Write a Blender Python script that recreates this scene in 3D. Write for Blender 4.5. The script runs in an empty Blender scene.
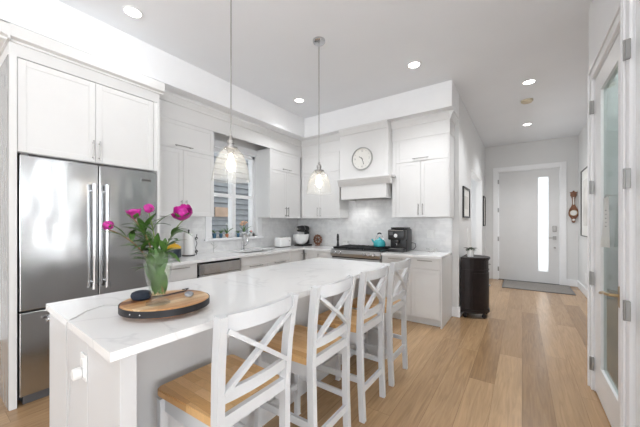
import bpy, bmesh, math, random
from mathutils import Vector, Matrix, noise
random.seed(7)
S = bpy.context.scene
COL = S.collection
PI = math.pi

# ------------------------------------------------------------------ camera, world, light, exposure
cam = bpy.data.cameras.new('camera'); co = bpy.data.objects.new('camera', cam); COL.objects.link(co)
co.location = (0, 0, 1.32); co.rotation_euler = (PI/2, 0, math.radians(35.05))
cam.sensor_width = 36; cam.lens = 36*288/640; cam.shift_y = 9.5/640; cam.clip_start = .02
S.camera = co
W = bpy.data.worlds.new('world'); S.world = W; W.use_nodes = True
bg = W.node_tree.nodes['Background']; bg.inputs[0].default_value = (.93, .97, 1, 1); bg.inputs[1].default_value = 2.3
S.view_settings.view_transform = 'Standard'; S.view_settings.look = 'None'
S.view_settings.gamma = 1; S.view_settings.use_curve_mapping = False
S.view_settings.exposure = 0.14

def area(name, loc, rot, sx, sy, power, col=(1, 1, 1)):
    l = bpy.data.lights.new(name, 'AREA'); l.shape = 'RECTANGLE'; l.size = sx; l.size_y = sy
    l.energy = power; l.color = col
    o = bpy.data.objects.new(name, l); COL.objects.link(o); o.location = loc; o.rotation_euler = rot
    return o
# daylight through the big windows of the living area behind the camera and to its right
area('rear_window_daylight', (.5, -8.4, 1.6), (PI/2+.5, 0, 0), 9.0, 2.4, 260, (.90, .95, 1))
area('right_window_daylight', (8.3, -3.4, 1.6), (0, PI/2+.25, 0), 2.4, 8.0, 400, (.90, .95, 1))

area('stair_hall_fill', (-2.2, 6.4, 1.7), (0, -PI/2-.3, 0), 2.0, 1.6, 50, (.92, .96, 1))  # added lamp in the stair hall, no window there; brightens the hall
# added fill lamp behind the camera, aimed up to brighten the ceiling
area('ceiling_fill', (-.9, -1.0, 2.0), (PI-.2, 0, 0), .7, .7, 36, (.92, .96, 1))
# ------------------------------------------------------------------ materials
def nm(name):
    m = bpy.data.materials.new(name); m.use_nodes = True
    nt = m.node_tree; b = nt.nodes['Principled BSDF']
    return m, nt, b
def N(nt, t, **k):
    n = nt.nodes.new(t)
    for a, v in k.items(): setattr(n, a, v)
    return n
def simple(name, col, rough=.5, metal=0, var=.03, scale=8, spec=.5, bump=0, aniso=None):
    m, nt, b = nm(name)
    tc = N(nt, 'ShaderNodeTexCoord'); no = N(nt, 'ShaderNodeTexNoise'); no.inputs['Scale'].default_value = scale
    no.inputs['Detail'].default_value = 3
    mp = N(nt, 'ShaderNodeMapping')
    if aniso: mp.inputs['Scale'].default_value = aniso
    nt.links.new(tc.outputs['Object'], mp.inputs[0]); nt.links.new(mp.outputs[0], no.inputs['Vector'])
    r = N(nt, 'ShaderNodeValToRGB')
    c = Vector(col[:3])
    r.color_ramp.elements[0].position = .3; r.color_ramp.elements[1].position = .7
    r.color_ramp.elements[0].color = (*(c*(1-var)), 1)
    r.color_ramp.elements[1].color = (*[min(1, x*(1+var)) for x in c], 1)
    nt.links.new(no.outputs['Fac'], r.inputs[0]); nt.links.new(r.outputs[0], b.inputs['Base Color'])
    b.inputs['Roughness'].default_value = rough; b.inputs['Metallic'].default_value = metal
    b.inputs['Specular IOR Level'].default_value = spec
    if bump:
        bp = N(nt, 'ShaderNodeBump'); bp.inputs['Strength'].default_value = bump; bp.inputs['Distance'].default_value = .01
        nt.links.new(no.outputs['Fac'], bp.inputs['Height']); nt.links.new(bp.outputs[0], b.inputs['Normal'])
    return m
def emit(name, col, s):
    m, nt, b = nm(name); b.inputs['Base Color'].default_value = (*col, 1)
    b.inputs['Emission Color'].default_value = (*col, 1); b.inputs['Emission Strength'].default_value = s
    return m
def glass(name, tint=(.97, .98, .98), ior=1.45, rough=.02, extra=.0, bump=0, milk=0):
    m, nt, b = nm(name); nt.nodes.remove(b); out = nt.nodes['Material Output']
    t = N(nt, 'ShaderNodeBsdfTransparent'); t.inputs[0].default_value = (*tint, 1)
    g = N(nt, 'ShaderNodeBsdfGlossy'); g.inputs['Roughness'].default_value = rough
    f = N(nt, 'ShaderNodeFresnel'); f.inputs[0].default_value = ior
    mx = N(nt, 'ShaderNodeMixShader'); ad = N(nt, 'ShaderNodeMath', operation='ADD'); ad.inputs[1].default_value = extra
    ad.use_clamp = True
    ge = N(nt, 'ShaderNodeNewGeometry'); iv = N(nt, 'ShaderNodeMath', operation='SUBTRACT'); iv.inputs[0].default_value = 1
    nt.links.new(ge.outputs['Backfacing'], iv.inputs[1]); ml = N(nt, 'ShaderNodeMath', operation='MULTIPLY')
    nt.links.new(f.outputs[0], ad.inputs[0]); nt.links.new(ad.outputs[0], ml.inputs[0]); nt.links.new(iv.outputs[0], ml.inputs[1])
    nt.links.new(ml.outputs[0], mx.inputs[0])
    if milk:
        tl = N(nt, 'ShaderNodeBsdfTranslucent'); tl.inputs[0].default_value = (1, 1, 1, 1); df = N(nt, 'ShaderNodeBsdfDiffuse'); df.inputs[0].default_value = (.95, .97, .96, 1)
        m1 = N(nt, 'ShaderNodeMixShader'); m1.inputs[0].default_value = .5; nt.links.new(tl.outputs[0], m1.inputs[1]); nt.links.new(df.outputs[0], m1.inputs[2])
        m2 = N(nt, 'ShaderNodeMixShader'); m2.inputs[0].default_value = milk; nt.links.new(t.outputs[0], m2.inputs[1]); nt.links.new(m1.outputs[0], m2.inputs[2]); t = m2
    nt.links.new(t.outputs[0], mx.inputs[1]); nt.links.new(g.outputs[0], mx.inputs[2]); nt.links.new(mx.outputs[0], out.inputs[0])
    if bump:
        no = N(nt, 'ShaderNodeTexNoise'); no.inputs['Scale'].default_value = 30
        bp = N(nt, 'ShaderNodeBump'); bp.inputs['Strength'].default_value = bump; bp.inputs['Distance'].default_value = .02
        nt.links.new(no.outputs['Fac'], bp.inputs['Height'])
        nt.links.new(bp.outputs[0], g.inputs['Normal']); nt.links.new(bp.outputs[0], f.inputs['Normal'])
    return m

def planks(name, pw, pl, cols, rough, along='Y', coord='pos', gap=.0012, gaincol=.25, hard=False):
    m, nt, b = nm(name); L = nt.links.new
    if coord == 'pos': src = N(nt, 'ShaderNodeNewGeometry').outputs['Position']
    else: src = N(nt, 'ShaderNodeTexCoord').outputs['Object']
    sp = N(nt, 'ShaderNodeSeparateXYZ'); L(src, sp.inputs[0])
    def M(op, a, bb=None):
        n = N(nt, 'ShaderNodeMath', operation=op)
        for i, v in enumerate((a, bb)):
            if v is None: continue
            if isinstance(v, (int, float)): n.inputs[i].default_value = v
            else: L(v, n.inputs[i])
        return n.outputs[0]
    ac, al = (sp.outputs[0], sp.outputs[1]) if along == 'Y' else (sp.outputs[1], sp.outputs[0])
    u = M('DIVIDE', ac, pw); iu = M('FLOOR', u)
    w1 = N(nt, 'ShaderNodeTexWhiteNoise', noise_dimensions='1D'); L(iu, w1.inputs['W'])
    v = M('ADD', M('DIVIDE', al, pl), M('MULTIPLY', w1.outputs['Value'], 7.3)); iv = M('FLOOR', v)
    cb = N(nt, 'ShaderNodeCombineXYZ'); L(iu, cb.inputs[0]); L(iv, cb.inputs[1])
    w2 = N(nt, 'ShaderNodeTexWhiteNoise', noise_dimensions='2D'); L(cb.outputs[0], w2.inputs['Vector'])
    r = N(nt, 'ShaderNodeValToRGB'); cr = r.color_ramp
    while len(cr.elements) < len(cols): cr.elements.new(.5)
    for i, c in enumerate(cols):
        cr.elements[i].position = i/(len(cols)-1); cr.elements[i].color = (*c, 1)
    if hard:
        cr.interpolation = 'CONSTANT'
        for i, c in enumerate(cols): cr.elements[i].position = i/len(cols)
    L(w2.outputs['Value'], r.inputs[0])
    # grain
    cb2 = N(nt, 'ShaderNodeCombineXYZ'); L(M('DIVIDE', ac, pw*.35), cb2.inputs[0]); L(M('DIVIDE', al, pl*.55), cb2.inputs[1])
    L(M('MULTIPLY', w2.outputs['Value'], 37.), cb2.inputs[2])
    no = N(nt, 'ShaderNodeTexNoise'); no.inputs['Scale'].default_value = 2.2; no.inputs['Detail'].default_value = 6; no.inputs['Distortion'].default_value = 1.6
    L(cb2.outputs[0], no.inputs['Vector'])
    gr = N(nt, 'ShaderNodeValToRGB'); gr.color_ramp.elements[0].position = .32; gr.color_ramp.elements[1].position = .68
    gr.color_ramp.elements[0].color = (*[1-gaincol]*3, 1); gr.color_ramp.elements[1].color = (1.0, 1.0, 1.0, 1)
    L(no.outputs['Fac'], gr.inputs[0])
    mx = N(nt, 'ShaderNodeMix', data_type='RGBA', blend_type='MULTIPLY'); mx.inputs[0].default_value = 1
    L(r.outputs[0], mx.inputs[6]); L(gr.outputs[0], mx.inputs[7])
    # gaps
    fu = M('FRACT', u); fv = M('FRACT', v)
    eu = M('MINIMUM', fu, M('SUBTRACT', 1, fu)); ev = M('MINIMUM', fv, M('SUBTRACT', 1, fv))
    g = M('MAXIMUM', M('LESS_THAN', eu, gap/pw), M('LESS_THAN', ev, gap/pl))
    mx2 = N(nt, 'ShaderNodeMix', data_type='RGBA'); L(M('MULTIPLY', g, .55), mx2.inputs[0]); L(mx.outputs[2], mx2.inputs[6])
    mx2.inputs[7].default_value = (*[x*.3 for x in cols[0]], 1)
    L(mx2.outputs[2], b.inputs['Base Color'])
    b.inputs['Roughness'].default_value = rough
    return m

def tiles(name, axis):
    m, nt, b = nm(name); L = nt.links.new
    g = N(nt, 'ShaderNodeNewGeometry'); sp = N(nt, 'ShaderNodeSeparateXYZ'); L(g.outputs['Position'], sp.inputs[0])
    cb = N(nt, 'ShaderNodeCombineXYZ'); L(sp.outputs[axis], cb.inputs[0]); L(sp.outputs[2], cb.inputs[1])
    br = N(nt, 'ShaderNodeTexBrick'); L(cb.outputs[0], br.inputs['Vector'])
    br.inputs['Color1'].default_value = (.80, .80, .80, 1); br.inputs['Color2'].default_value = (.87, .87, .865, 1)
    br.inputs['Mortar'].default_value = (.80, .80, .80, 1); br.inputs['Scale'].default_value = 1
    br.inputs['Mortar Size'].default_value = .0015; br.inputs['Brick Width'].default_value = .15; br.inputs['Row Height'].default_value = .05
    no = N(nt, 'ShaderNodeTexNoise'); no.inputs['Scale'].default_value = 6; no.inputs['Detail'].default_value = 5; no.inputs['Distortion'].default_value = 1.5
    L(g.outputs['Position'], no.inputs['Vector'])
    r = N(nt, 'ShaderNodeValToRGB'); r.color_ramp.elements[0].position = .35; r.color_ramp.elements[1].position = .6
    r.color_ramp.elements[0].color = (.90, .90, .905, 1); r.color_ramp.elements[1].color = (1, 1, 1, 1)
    L(no.outputs['Fac'], r.inputs[0])
    mx = N(nt, 'ShaderNodeMix', data_type='RGBA', blend_type='MULTIPLY'); mx.inputs[0].default_value = 1
    L(br.outputs['Color'], mx.inputs[6]); L(r.outputs[0], mx.inputs[7]); L(mx.outputs[2], b.inputs['Base Color'])
    bp = N(nt, 'ShaderNodeBump'); bp.inputs['Strength'].default_value = .5; bp.inputs['Distance'].default_value = .002; bp.invert = True
    L(br.outputs['Fac'], bp.inputs['Height']); L(bp.outputs[0], b.inputs['Normal'])
    b.inputs['Roughness'].default_value = .14
    return m

def quartz(name):
    m, nt, b = nm(name); L = nt.links.new
    g = N(nt, 'ShaderNodeNewGeometry')
    no = N(nt, 'ShaderNodeTexNoise'); no.inputs['Scale'].default_value = 1.1; no.inputs['Detail'].default_value = 4; no.inputs['Distortion'].default_value = 1.6
    L(g.outputs['Position'], no.inputs['Vector'])
    a = N(nt, 'ShaderNodeMath', operation='SUBTRACT'); a.inputs[1].default_value = .5; L(no.outputs['Fac'], a.inputs[0])
    ab = N(nt, 'ShaderNodeMath', operation='ABSOLUTE'); L(a.outputs[0], ab.inputs[0])
    r = N(nt, 'ShaderNodeValToRGB'); r.color_ramp.elements[0].position = 0; r.color_ramp.elements[1].position = .014
    r.color_ramp.elements[0].color = (.76, .76, .765, 1); r.color_ramp.elements[1].color = (.86, .86, .86, 1)
    L(ab.outputs[0], r.inputs[0]); L(r.outputs[0], b.inputs['Base Color'])
    b.inputs['Roughness'].default_value = .12
    return m

def steel(name, col=(.55, .555, .56), rough=.17):
    m, nt, b = nm(name); L = nt.links.new
    tc = N(nt, 'ShaderNodeTexCoord'); mp = N(nt, 'ShaderNodeMapping'); mp.inputs['Scale'].default_value = (1, 1, 260)
    L(tc.outputs['Object'], mp.inputs[0]); no = N(nt, 'ShaderNodeTexNoise'); no.inputs['Scale'].default_value = 2; L(mp.outputs[0], no.inputs['Vector'])
    no2 = N(nt, 'ShaderNodeTexNoise'); no2.inputs['Scale'].default_value = 3.0; no2.inputs['Detail'].default_value = 1
    mp2 = N(nt, 'ShaderNodeMapping'); mp2.inputs['Scale'].default_value = (1, 1.8, .8); L(tc.outputs['Object'], mp2.inputs[0]); L(mp2.outputs[0], no2.inputs['Vector'])
    bp = N(nt, 'ShaderNodeBump'); bp.inputs['Strength'].default_value = .05; bp.inputs['Distance'].default_value = .002
    bp2 = N(nt, 'ShaderNodeBump'); bp2.inputs['Strength'].default_value = .35; bp2.inputs['Distance'].default_value = .03
    L(no.outputs['Fac'], bp.inputs['Height']); L(no2.outputs['Fac'], bp2.inputs['Height']); L(bp2.outputs[0], bp.inputs['Normal']); L(bp.outputs[0], b.inputs['Normal'])
    b.inputs['Base Color'].default_value = (*col, 1); b.inputs['Metallic'].default_value = 1; b.inputs['Roughness'].default_value = rough
    return m

M = {}
M['wall'] = simple('wall paint', (.74, .74, .735), .6, scale=2, var=.01)
M['ceil'] = simple('ceiling paint', (.86, .88, .91), .7, scale=2, var=.01)
M['trimw'] = simple('white trim paint', (.88, .885, .895), .35, var=.01)
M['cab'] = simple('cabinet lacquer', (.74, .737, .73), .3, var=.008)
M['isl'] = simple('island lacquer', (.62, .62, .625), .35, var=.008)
M['chair'] = simple('chair paint', (.60, .61, .625), .35, var=.015)
M['fdoor'] = simple('entry door paint', (.72, .72, .72), .4, var=.01)
M['floor'] = planks('oak floor', .185, 1.9, [(.33, .20, .10), (.50, .32, .17), (.40, .25, .13), (.56, .37, .205)], .26, gaincol=.26)
M['block'] = planks('butcher block', .042, .21, [(.54, .28, .10), (.76, .47, .21), (.66, .37, .145), (.82, .54, .27)], .35, along='X', coord='obj', gap=.0004, gaincol=.15)
M['board'] = planks('acacia board', .046, 2.0, [(.14, .045, .018), (.55, .27, .10), (.22, .08, .03), (.82, .58, .34), (.33, .13, .045), (.66, .38, .17)], .35, along='Y', coord='obj', gap=.0006, gaincol=.3, hard=True)
M['tileL'] = tiles('marble tile left', 1); M['tileB'] = tiles('marble tile back', 0)
M['quartz'] = quartz('quartz')
M['steel'] = steel('brushed steel', (.50, .505, .51), .2); M['steel2'] = steel('range steel', (.5, .5, .5), .3)
M['chrome'] = simple('chrome', (.58, .58, .59), .14, 1, .01)
M['nickel'] = simple('satin nickel', (.40, .39, .38), .32, 1, .02)
M['hinge'] = simple('dull hinge metal', (.36, .36, .35), .4, 1, .05)
M['brass'] = simple('aged brass', (.50, .38, .22), .3, 1, .05)
M['black'] = simple('black plastic', (.015, .015, .016), .35, 0, .1)
M['blackm'] = simple('black metal', (.02, .02, .022), .45, .5, .1)
M['dark'] = simple('espresso lacquer', (.012, .007, .007), .4, 0, .3, 12, spec=.3)
M['dgrey'] = simple('dark grey enamel', (.09, .09, .095), .4, 0, .08)
M['whitepl'] = simple('white plastic', (.80, .80, .79), .3, 0, .01)
M['porc'] = simple('white ceramic', (.85, .85, .84), .12, 0, .01)
M['paper'] = simple('paper', (.86, .86, .85), .9, 0, .02, 60, bump=.2)
M['cable'] = simple('grey cable', (.55, .55, .55), .5)
M['teal'] = simple('teal enamel', (.06, .42, .46), .15, 0, .04)
M['glass'] = glass('clear glass'); M['lampg'] = glass('seeded lamp glass', (.985, .985, .98), 1.5, .04, .03, .25, .12)
M['vaseg'] = glass('vase glass', (.97, .985, .975), 1.5, .02, .02, .4, .0)
M['winglass'] = glass('window glass', (.96, .97, .97), 1.25)
M['doorglass'] = glass('tinted door glass', (.74, .80, .785), 1.45, .05, .02, 0, .06)
M['bulb'] = emit('warm filament bulb', (1, .86, .66), 9)
M['led'] = emit('downlight lens', (1, .97, .92), 14)
M['pink'] = simple('magenta petals', (.46, .018, .26), .55, 0, .35, 40)
M['pink2'] = simple('rose bud petals', (.60, .06, .20), .55, 0, .4, 40)
M['green'] = simple('peony leaf', (.065, .15, .03), .4, 0, .45, 25)
M['stem'] = simple('stem', (.16, .22, .06), .5, 0, .3, 30)
M['stemr'] = simple('reddish stem', (.24, .13, .06), .5, 0, .3, 30)
M['stone'] = simple('grey stone', (.33, .34, .37), .8, 0, .45, 60, bump=.5)
M['rug'] = simple('grey woven mat', (.27, .25, .23), .95, 0, .3, 120, bump=.8)
M['brownw'] = simple('carved brown wood', (.20, .085, .045), .4, 0, .3, 20)
M['siding'] = simple('grey house siding', (.30, .31, .325), .8, 0, .12, 5)
M['tan'] = simple('tan board', (.50, .36, .27), .8, 0, .15, 5)
M['blue'] = simple('blue glaze', (.05, .14, .22), .3, 0, .3, 20)
M['yellow'] = simple('yellow lid', (.80, .48, .03), .4, 0, .05)
M['peach'] = simple('peach petals', (.80, .50, .34), .6, 0, .2, 40)
M['red'] = simple('red petals', (.75, .12, .12), .6, 0, .2, 40)
M['terra'] = simple('terracotta', (.5, .2, .10), .7, 0, .15, 20)
M['cloth'] = simple('white tea towel', (.93, .92, .90), .95, 0, .03, 90, bump=.2)
M['ink'] = simple('grey print', (.25, .25, .26), .8, 0, .1)
M['art'] = simple('pale watercolour', (.68, .66, .62), .6, 0, .22, 3)
M['dial'] = simple('dial face', (.80, .79, .75), .5, 0, .02)
M['soil'] = simple('soil', (.05, .035, .025), .95, 0, .4, 60)
M['water'] = glass('vase water', (.95, .97, .90), 1.15, .02, .0)
def frosted():
    m, nt, b = nm('frosted pane'); nt.nodes.remove(b); L = nt.links.new
    t = N(nt, 'ShaderNodeBsdfTranslucent'); t.inputs[0].default_value = (.9, .92, .93, 1)
    g = N(nt, 'ShaderNodeBsdfGlossy'); g.inputs['Roughness'].default_value = .3
    x = N(nt, 'ShaderNodeMixShader'); x.inputs[0].default_value = .06
    L(t.outputs[0], x.inputs[1]); L(g.outputs[0], x.inputs[2]); L(x.outputs[0], nt.nodes['Material Output'].inputs[0])
    return m
M['frost'] = frosted()

# ------------------------------------------------------------------ mesh helpers
class MB:
    def __init__(s): s.bm = bmesh.new()
    def box(s, x0, x1, y0, y1, z0, z1, bev=0, seg=2, mat=None):
        ret = bmesh.ops.create_cube(s.bm, size=1)
        vs = ret['verts']
        sx, sy, sz = abs(x1-x0), abs(y1-y0), abs(z1-z0)
        c = Vector(((x0+x1)/2, (y0+y1)/2, (z0+z1)/2))
        for v in vs: v.co = Vector((v.co.x*sx, v.co.y*sy, v.co.z*sz)) + c
        if bev:
            es = list({e for v in vs for e in v.link_edges})
            bmesh.ops.bevel(s.bm, geom=es, offset=min(bev, sx*.45, sy*.45, sz*.45), segments=seg, affect='EDGES', profile=.5)
        return s
    def bar(s, p0, p1, wx, wy, up=(0, 0, 1), bev=.003):
        """rectangular bar from p0 to p1, wx across the horizontal side, wy the other way"""
        p0 = Vector(p0); p1 = Vector(p1); d = p1-p0; L = d.length; d.normalize()
        u = Vector(up)
        if abs(d.dot(u)) > .95: u = Vector((0, 1, 0))
        a = d.cross(u).normalized(); b = a.cross(d).normalized()
        ret = bmesh.ops.create_cube(s.bm, size=1); vs = ret['verts']
        for v in vs: v.co = (p0+p1)/2 + a*v.co.x*wx + b*v.co.y*wy + d*v.co.z*L
        if bev:
            es = list({e for v in vs for e in v.link_edges})
            bmesh.ops.bevel(s.bm, geom=es, offset=bev, segments=2, affect='EDGES')
        return s
    def sweep(s, pts, prof, ups=None, closed=False):
        """sweep a profile (list of (a,b)) along pts"""
        pts = [Vector(p) for p in pts]; rings = []; n = len(prof)
        pu = None
        for i, p in enumerate(pts):
            t = (pts[min(i+1, len(pts)-1)] - pts[max(i-1, 0)]).normalized()
            if pu is None:
                u = Vector((0, 0, 1)) if ups is None else Vector(ups)
                if abs(t.dot(u)) > .95: u = Vector((0, 1, 0))
            else: u = pu
            a = t.cross(u).normalized(); b = a.cross(t).normalized(); pu = b
            k = prof if not callable(prof) else prof(i/(len(pts)-1))
            rings.append([s.bm.verts.new(p + a*q[0] + b*q[1]) for q in k])
        for i in range(len(rings)-1):
            for j in range(n):
                s.bm.faces.new((rings[i][j], rings[i][(j+1) % n], rings[i+1][(j+1) % n], rings[i+1][j]))
        s.bm.faces.new(rings[0][::-1]); s.bm.faces.new(rings[-1])
        return s
    def tube(s, pts, r, n=10, r1=None):
        pts = [Vector(p) for p in pts]
        rr = lambda t: r if r1 is None else r+(r1-r)*t
        rings = []; pu = None
        for i, p in enumerate(pts):
            t = (pts[min(i+1, len(pts)-1)] - pts[max(i-1, 0)]).normalized()
            u = pu or (Vector((0, 0, 1)) if abs(t.z) < .95 else Vector((0, 1, 0)))
            a = t.cross(u).normalized(); b = a.cross(t).normalized(); pu = b
            q = rr(i/max(1, len(pts)-1))
            rings.append([s.bm.verts.new(p + (a*math.cos(2*PI*j/n)+b*math.sin(2*PI*j/n))*q) for j in range(n)])
        for i in range(len(rings)-1):
            for j in range(n):
                s.bm.faces.new((rings[i][j], rings[i][(j+1) % n], rings[i+1][(j+1) % n], rings[i+1][j]))
        s.bm.faces.new(rings[0][::-1]); s.bm.faces.new(rings[-1])
        return s
    def lathe(s, prof, c=(0, 0, 0), n=32, axis='z', closed=False, sx=1, sy=1):
        """prof list of (r,h)"""
        c = Vector(c); rings = []
        for r, h in prof:
            ring = []
            for j in range(n):
                a = 2*PI*j/n; x, y = r*math.cos(a)*sx, r*math.sin(a)*sy
                if axis == 'z': q = Vector((x, y, h))
                elif axis == 'y': q = Vector((x, h, y))
                else: q = Vector((h, x, y))
                ring.append(s.bm.verts.new(c+q))
            rings.append(ring)
        for i in range(len(rings)-1):
            for j in range(n):
                s.bm.faces.new((rings[i][j], rings[i][(j+1) % n], rings[i+1][(j+1) % n], rings[i+1][j]))
        if closed:
            for j in range(n): s.bm.faces.new((rings[-1][j], rings[-1][(j+1) % n], rings[0][(j+1) % n], rings[0][j]))
        else:
            s.bm.faces.new(rings[0][::-1]); s.bm.faces.new(rings[-1])
        return s
    def prism(s, poly, ax, a0, a1):
        """extrude polygon; ax = axis of extrusion: poly coords are the other two axes in order"""
        def mk(p, a):
            if ax == 'x': return (a, p[0], p[1])
            if ax == 'y': return (p[0], a, p[1])
            return (p[0], p[1], a)
        v0 = [s.bm.verts.new(mk(p, a0)) for p in poly]; v1 = [s.bm.verts.new(mk(p, a1)) for p in poly]
        n = len(poly)
        for j in range(n): s.bm.faces.new((v0[j], v0[(j+1) % n], v1[(j+1) % n], v1[j]))
        s.bm.faces.new(v0[::-1]); s.bm.faces.new(v1)
        return s
    def ball(s, c, r, sc=(1, 1, 1), sub=2):
        ret = bmesh.ops.create_icosphere(s.bm, subdivisions=sub, radius=1)
        for v in ret['verts']: v.co = Vector((v.co.x*r*sc[0], v.co.y*r*sc[1], v.co.z*r*sc[2])) + Vector(c)
        return s
def wloc(o):
    v = Vector((0, 0, 0))
    while o: v += o.location; o = o.parent
    return v
def obj(name, mb, mat, parent=None, smooth=False, label=None, origin=None):
    """link mesh (given in world coordinates) as one object; children keep their thing's origin"""
    bm = mb.bm if isinstance(mb, MB) else mb
    bmesh.ops.recalc_face_normals(bm, faces=bm.faces)
    off = wloc(parent) if parent else Vector(origin) if origin else None
    if off is not None: bmesh.ops.translate(bm, verts=bm.verts, vec=-off)
    me = bpy.data.meshes.new(name); bm.to_mesh(me); bm.free()
    me.materials.append(M[mat] if isinstance(mat, str) else mat)
    for p in me.polygons: p.use_smooth = bool(smooth)
    if smooth:
        try: me.set_sharp_from_angle(angle=math.radians(40))
        except Exception: pass
    o = bpy.data.objects.new(name, me); COL.objects.link(o)
    if parent: o.parent = parent
    elif origin: o.location = origin
    if label: o['label'] = label
    return o
def thing(name, label, cat, loc=(0, 0, 0), group=None, rz=0):
    o = bpy.data.objects.new(name, None); COL.objects.link(o); o.empty_display_size = .1
    o.location = loc; o.rotation_euler = (0, 0, rz); o['label'] = label; o['category'] = cat
    if group: o['group'] = group
    return o
def tag(o, label, cat, group=None):
    o['label'] = label; o['category'] = cat
    if group: o['group'] = group
    return o
def struct(name, mb, mat, parent=None, label=None, smooth=False):
    o = obj(name, mb, mat, parent, smooth)
    if not parent:
        o['kind'] = 'structure'
        if label: o['label'] = label
    return o
def dup(root, loc, label, rz=0, group=None):
    r = root.copy(); COL.objects.link(r); r.location = loc; r.rotation_euler = (0, 0, rz); r['label'] = label
    if group: r['group'] = group
    for ch in list(root.children):
        c = ch.copy(); COL.objects.link(c); c.parent = r
        for g in ch.children:
            d = g.copy(); COL.objects.link(d); d.parent = c
    return r

# ------------------------------------------------------------------ room constants
XL = -3.63; YB = 4.42; XH = -.724; YD = 7.94; XR = .95; XP = .466; ZC = 3.13; ZS = 2.80
XCF = -3.0      # base cabinet front (left run)
# ------------------------------------------------------------------ setting
struct('floor', MB().box(-5, 9, -9, .6, -.1, 0).box(XL-.15, 9, .6, 9, -.1, 0), 'floor', label='light oak plank floor running down the hall')
struct('ceiling', MB().box(-5, 9, -9, .6, ZC, ZC+.1).box(XL-.15, 9, .6, 9, ZC, ZC+.1), 'ceil')
# left wall with the window opening
wy0, wy1, wz0, wz1 = 2.47, 3.33, 1.10, 2.42
mb = MB()
mb.box(XL-.15, XL, .43, wy0, 0, ZC).box(XL-.15, XL, wy1, YB+.15, 0, ZC)
mb.box(XL-.15, XL, wy0, wy1, 0, wz0).box(XL-.15, XL, wy0, wy1, wz1, ZC)
struct('wall_left', mb, 'wall')
struct('wall_side_room', MB().box(-4.95, -4.8, -9, .6, 0, ZC).box(-4.8, XL-.15, .45, .6, 0, ZC), 'wall')
struct('wall_back', MB().box(XL, XH, YB, YB+.12, 0, ZC), 'wall')
# hall left wall with the opening beyond the pictures
oy0, oy1, oz = 5.62, 7.28, 2.25
mb = MB()
mb.box(XH-.12, XH, YB+.12, oy0, 0, ZC).box(XH-.12, XH, oy1, YD, 0, ZC).box(XH-.12, XH, oy0, oy1, oz, ZC)
struct('wall_hall_left', mb, 'wall')
struct('wall_stair_hall', MB().box(-2.4, -2.25, YB+.12, 9, 0, ZC), 'wall')
dx0, dx1, dz = -.46, .665, 2.515
mb = MB(); mb.box(-2.3, dx0, YD, YD+.14, 0, ZC).box(dx1, 1.1, YD, YD+.14, 0, ZC).box(dx0, dx1, YD, YD+.14, dz, ZC)
struct('wall_front', mb, 'wall')
struct('wall_hall_right', MB().box(XR, XR+.12, 3.335, YD, 0, ZC), 'wall')
# pantry wall (x=XP) with two door openings
mb = MB()
py0, py1, pz = 2.28, 3.10, 2.455
qy0, qy1 = 1.28, 2.11
T = .12
mb.box(XP, XP+T, py1, 3.215, 0, ZC).box(XP, XP+T, py0, py1, pz, ZC).box(XP, XP+T, qy1, py0, 0, ZC)
mb.box(XP, XP+T, qy0, qy1, pz, ZC).box(XP, XP+T, .95, qy0, 0, ZC)
mb.box(XP, XR+.12, 3.215, 3.335, 0, ZC)
struct('wall_pantry', mb, 'trimw')
struct('wall_pantry_inner', MB().box(1.75, 1.87, .95, 3.215, 0, ZC).box(XP+T, 1.75, .95, 1.07, 0, ZC).box(XP+T, 1.75, 2.14, 2.2, 0, ZC).box(XR+.12, 1.87, 3.215, 3.335, 0, ZC), 'wall')
# living area behind the camera: walls with tall windows
mb = MB(); mb.box(-5, 9, -8.75, -8.6, 0, .4).box(-5, 9, -8.75, -8.6, 2.8, ZC).box(-5, -4, -8.75, -8.6, .4, 2.8).box(5, 9, -8.75, -8.6, .4, 2.8)
struct('wall_rear', mb, 'wall')
mb = MB(); mb.box(8.5, 8.65, -8.6, 1.1, 0, .4).box(8.5, 8.65, -8.6, 1.1, 2.8, ZC).box(8.5, 8.65, -8.6, -7.4, .4, 2.8).box(8.5, 8.65, .6, 1.1, .4, 2.8)
mb.box(1.87, 8.5, .95, 1.1, 0, ZC)
struct('wall_right', mb, 'wall')
# soffits
struct('ceiling_soffit_left', MB().box(XL, -3.09, .30, YB, ZS, ZC), 'trimw')
struct('ceiling_soffit_back', MB().box(-3.09, XH, 3.935, YB, ZS, ZC), 'trimw')
# baseboards
def base(name, x0, x1, y0, y1):
    struct(name, MB().box(x0, x1, y0, y1, 0, .14, .004), 'trimw')
base('baseboard_hall_left', XH, XH+.016, YB-.0, oy0)
base('baseboard_back', -.822, XH+.016, YB-.016, YB)
base('baseboard_hall_far', XH, XH+.016, oy1, YD)
base('baseboard_front', dx1+.10, XR, YD-.016, YD)
base('baseboard_hall_right', XR-.016, XR, 3.335, YD-.016)
base('baseboard_pantry', XP-.016, XP, 3.19, 3.231)

# window: casing, sill, frame, sashes
wd = thing('window_1', 'white double-hung window over the sink', 'window', (XL, (wy0+wy1)/2, wz0)); wd['kind'] = 'structure'
del wd['category']
c = .10
mb = MB()
mb.box(XL, XL+.02, wy0-c, wy0, wz0-.02, wz1+c, .003).box(XL, XL+.02, wy1, wy1+c, wz0-.02, wz1+c, .003).box(XL, XL+.022, wy0, wy1, wz1, wz1+c, .003)
obj('casing', mb, 'trimw', wd)
obj('window_sill', MB().box(XL-.09, XL+.045, wy0-c-.02, wy1+c+.02, wz0-.035, wz0, .006), 'trimw', wd)
mb = MB(); f = .045; x0, x1 = XL-.15, XL-.05
mb.box(x0, x1, wy0, wy0+f, wz0, wz1).box(x0, x1, wy1-f, wy1, wz0, wz1).box(x0, x1, wy0, wy1, wz0, wz0+f).box(x0, x1, wy0, wy1, wz1-f, wz1)
obj('window_frame', mb, 'trimw', wd)
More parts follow.
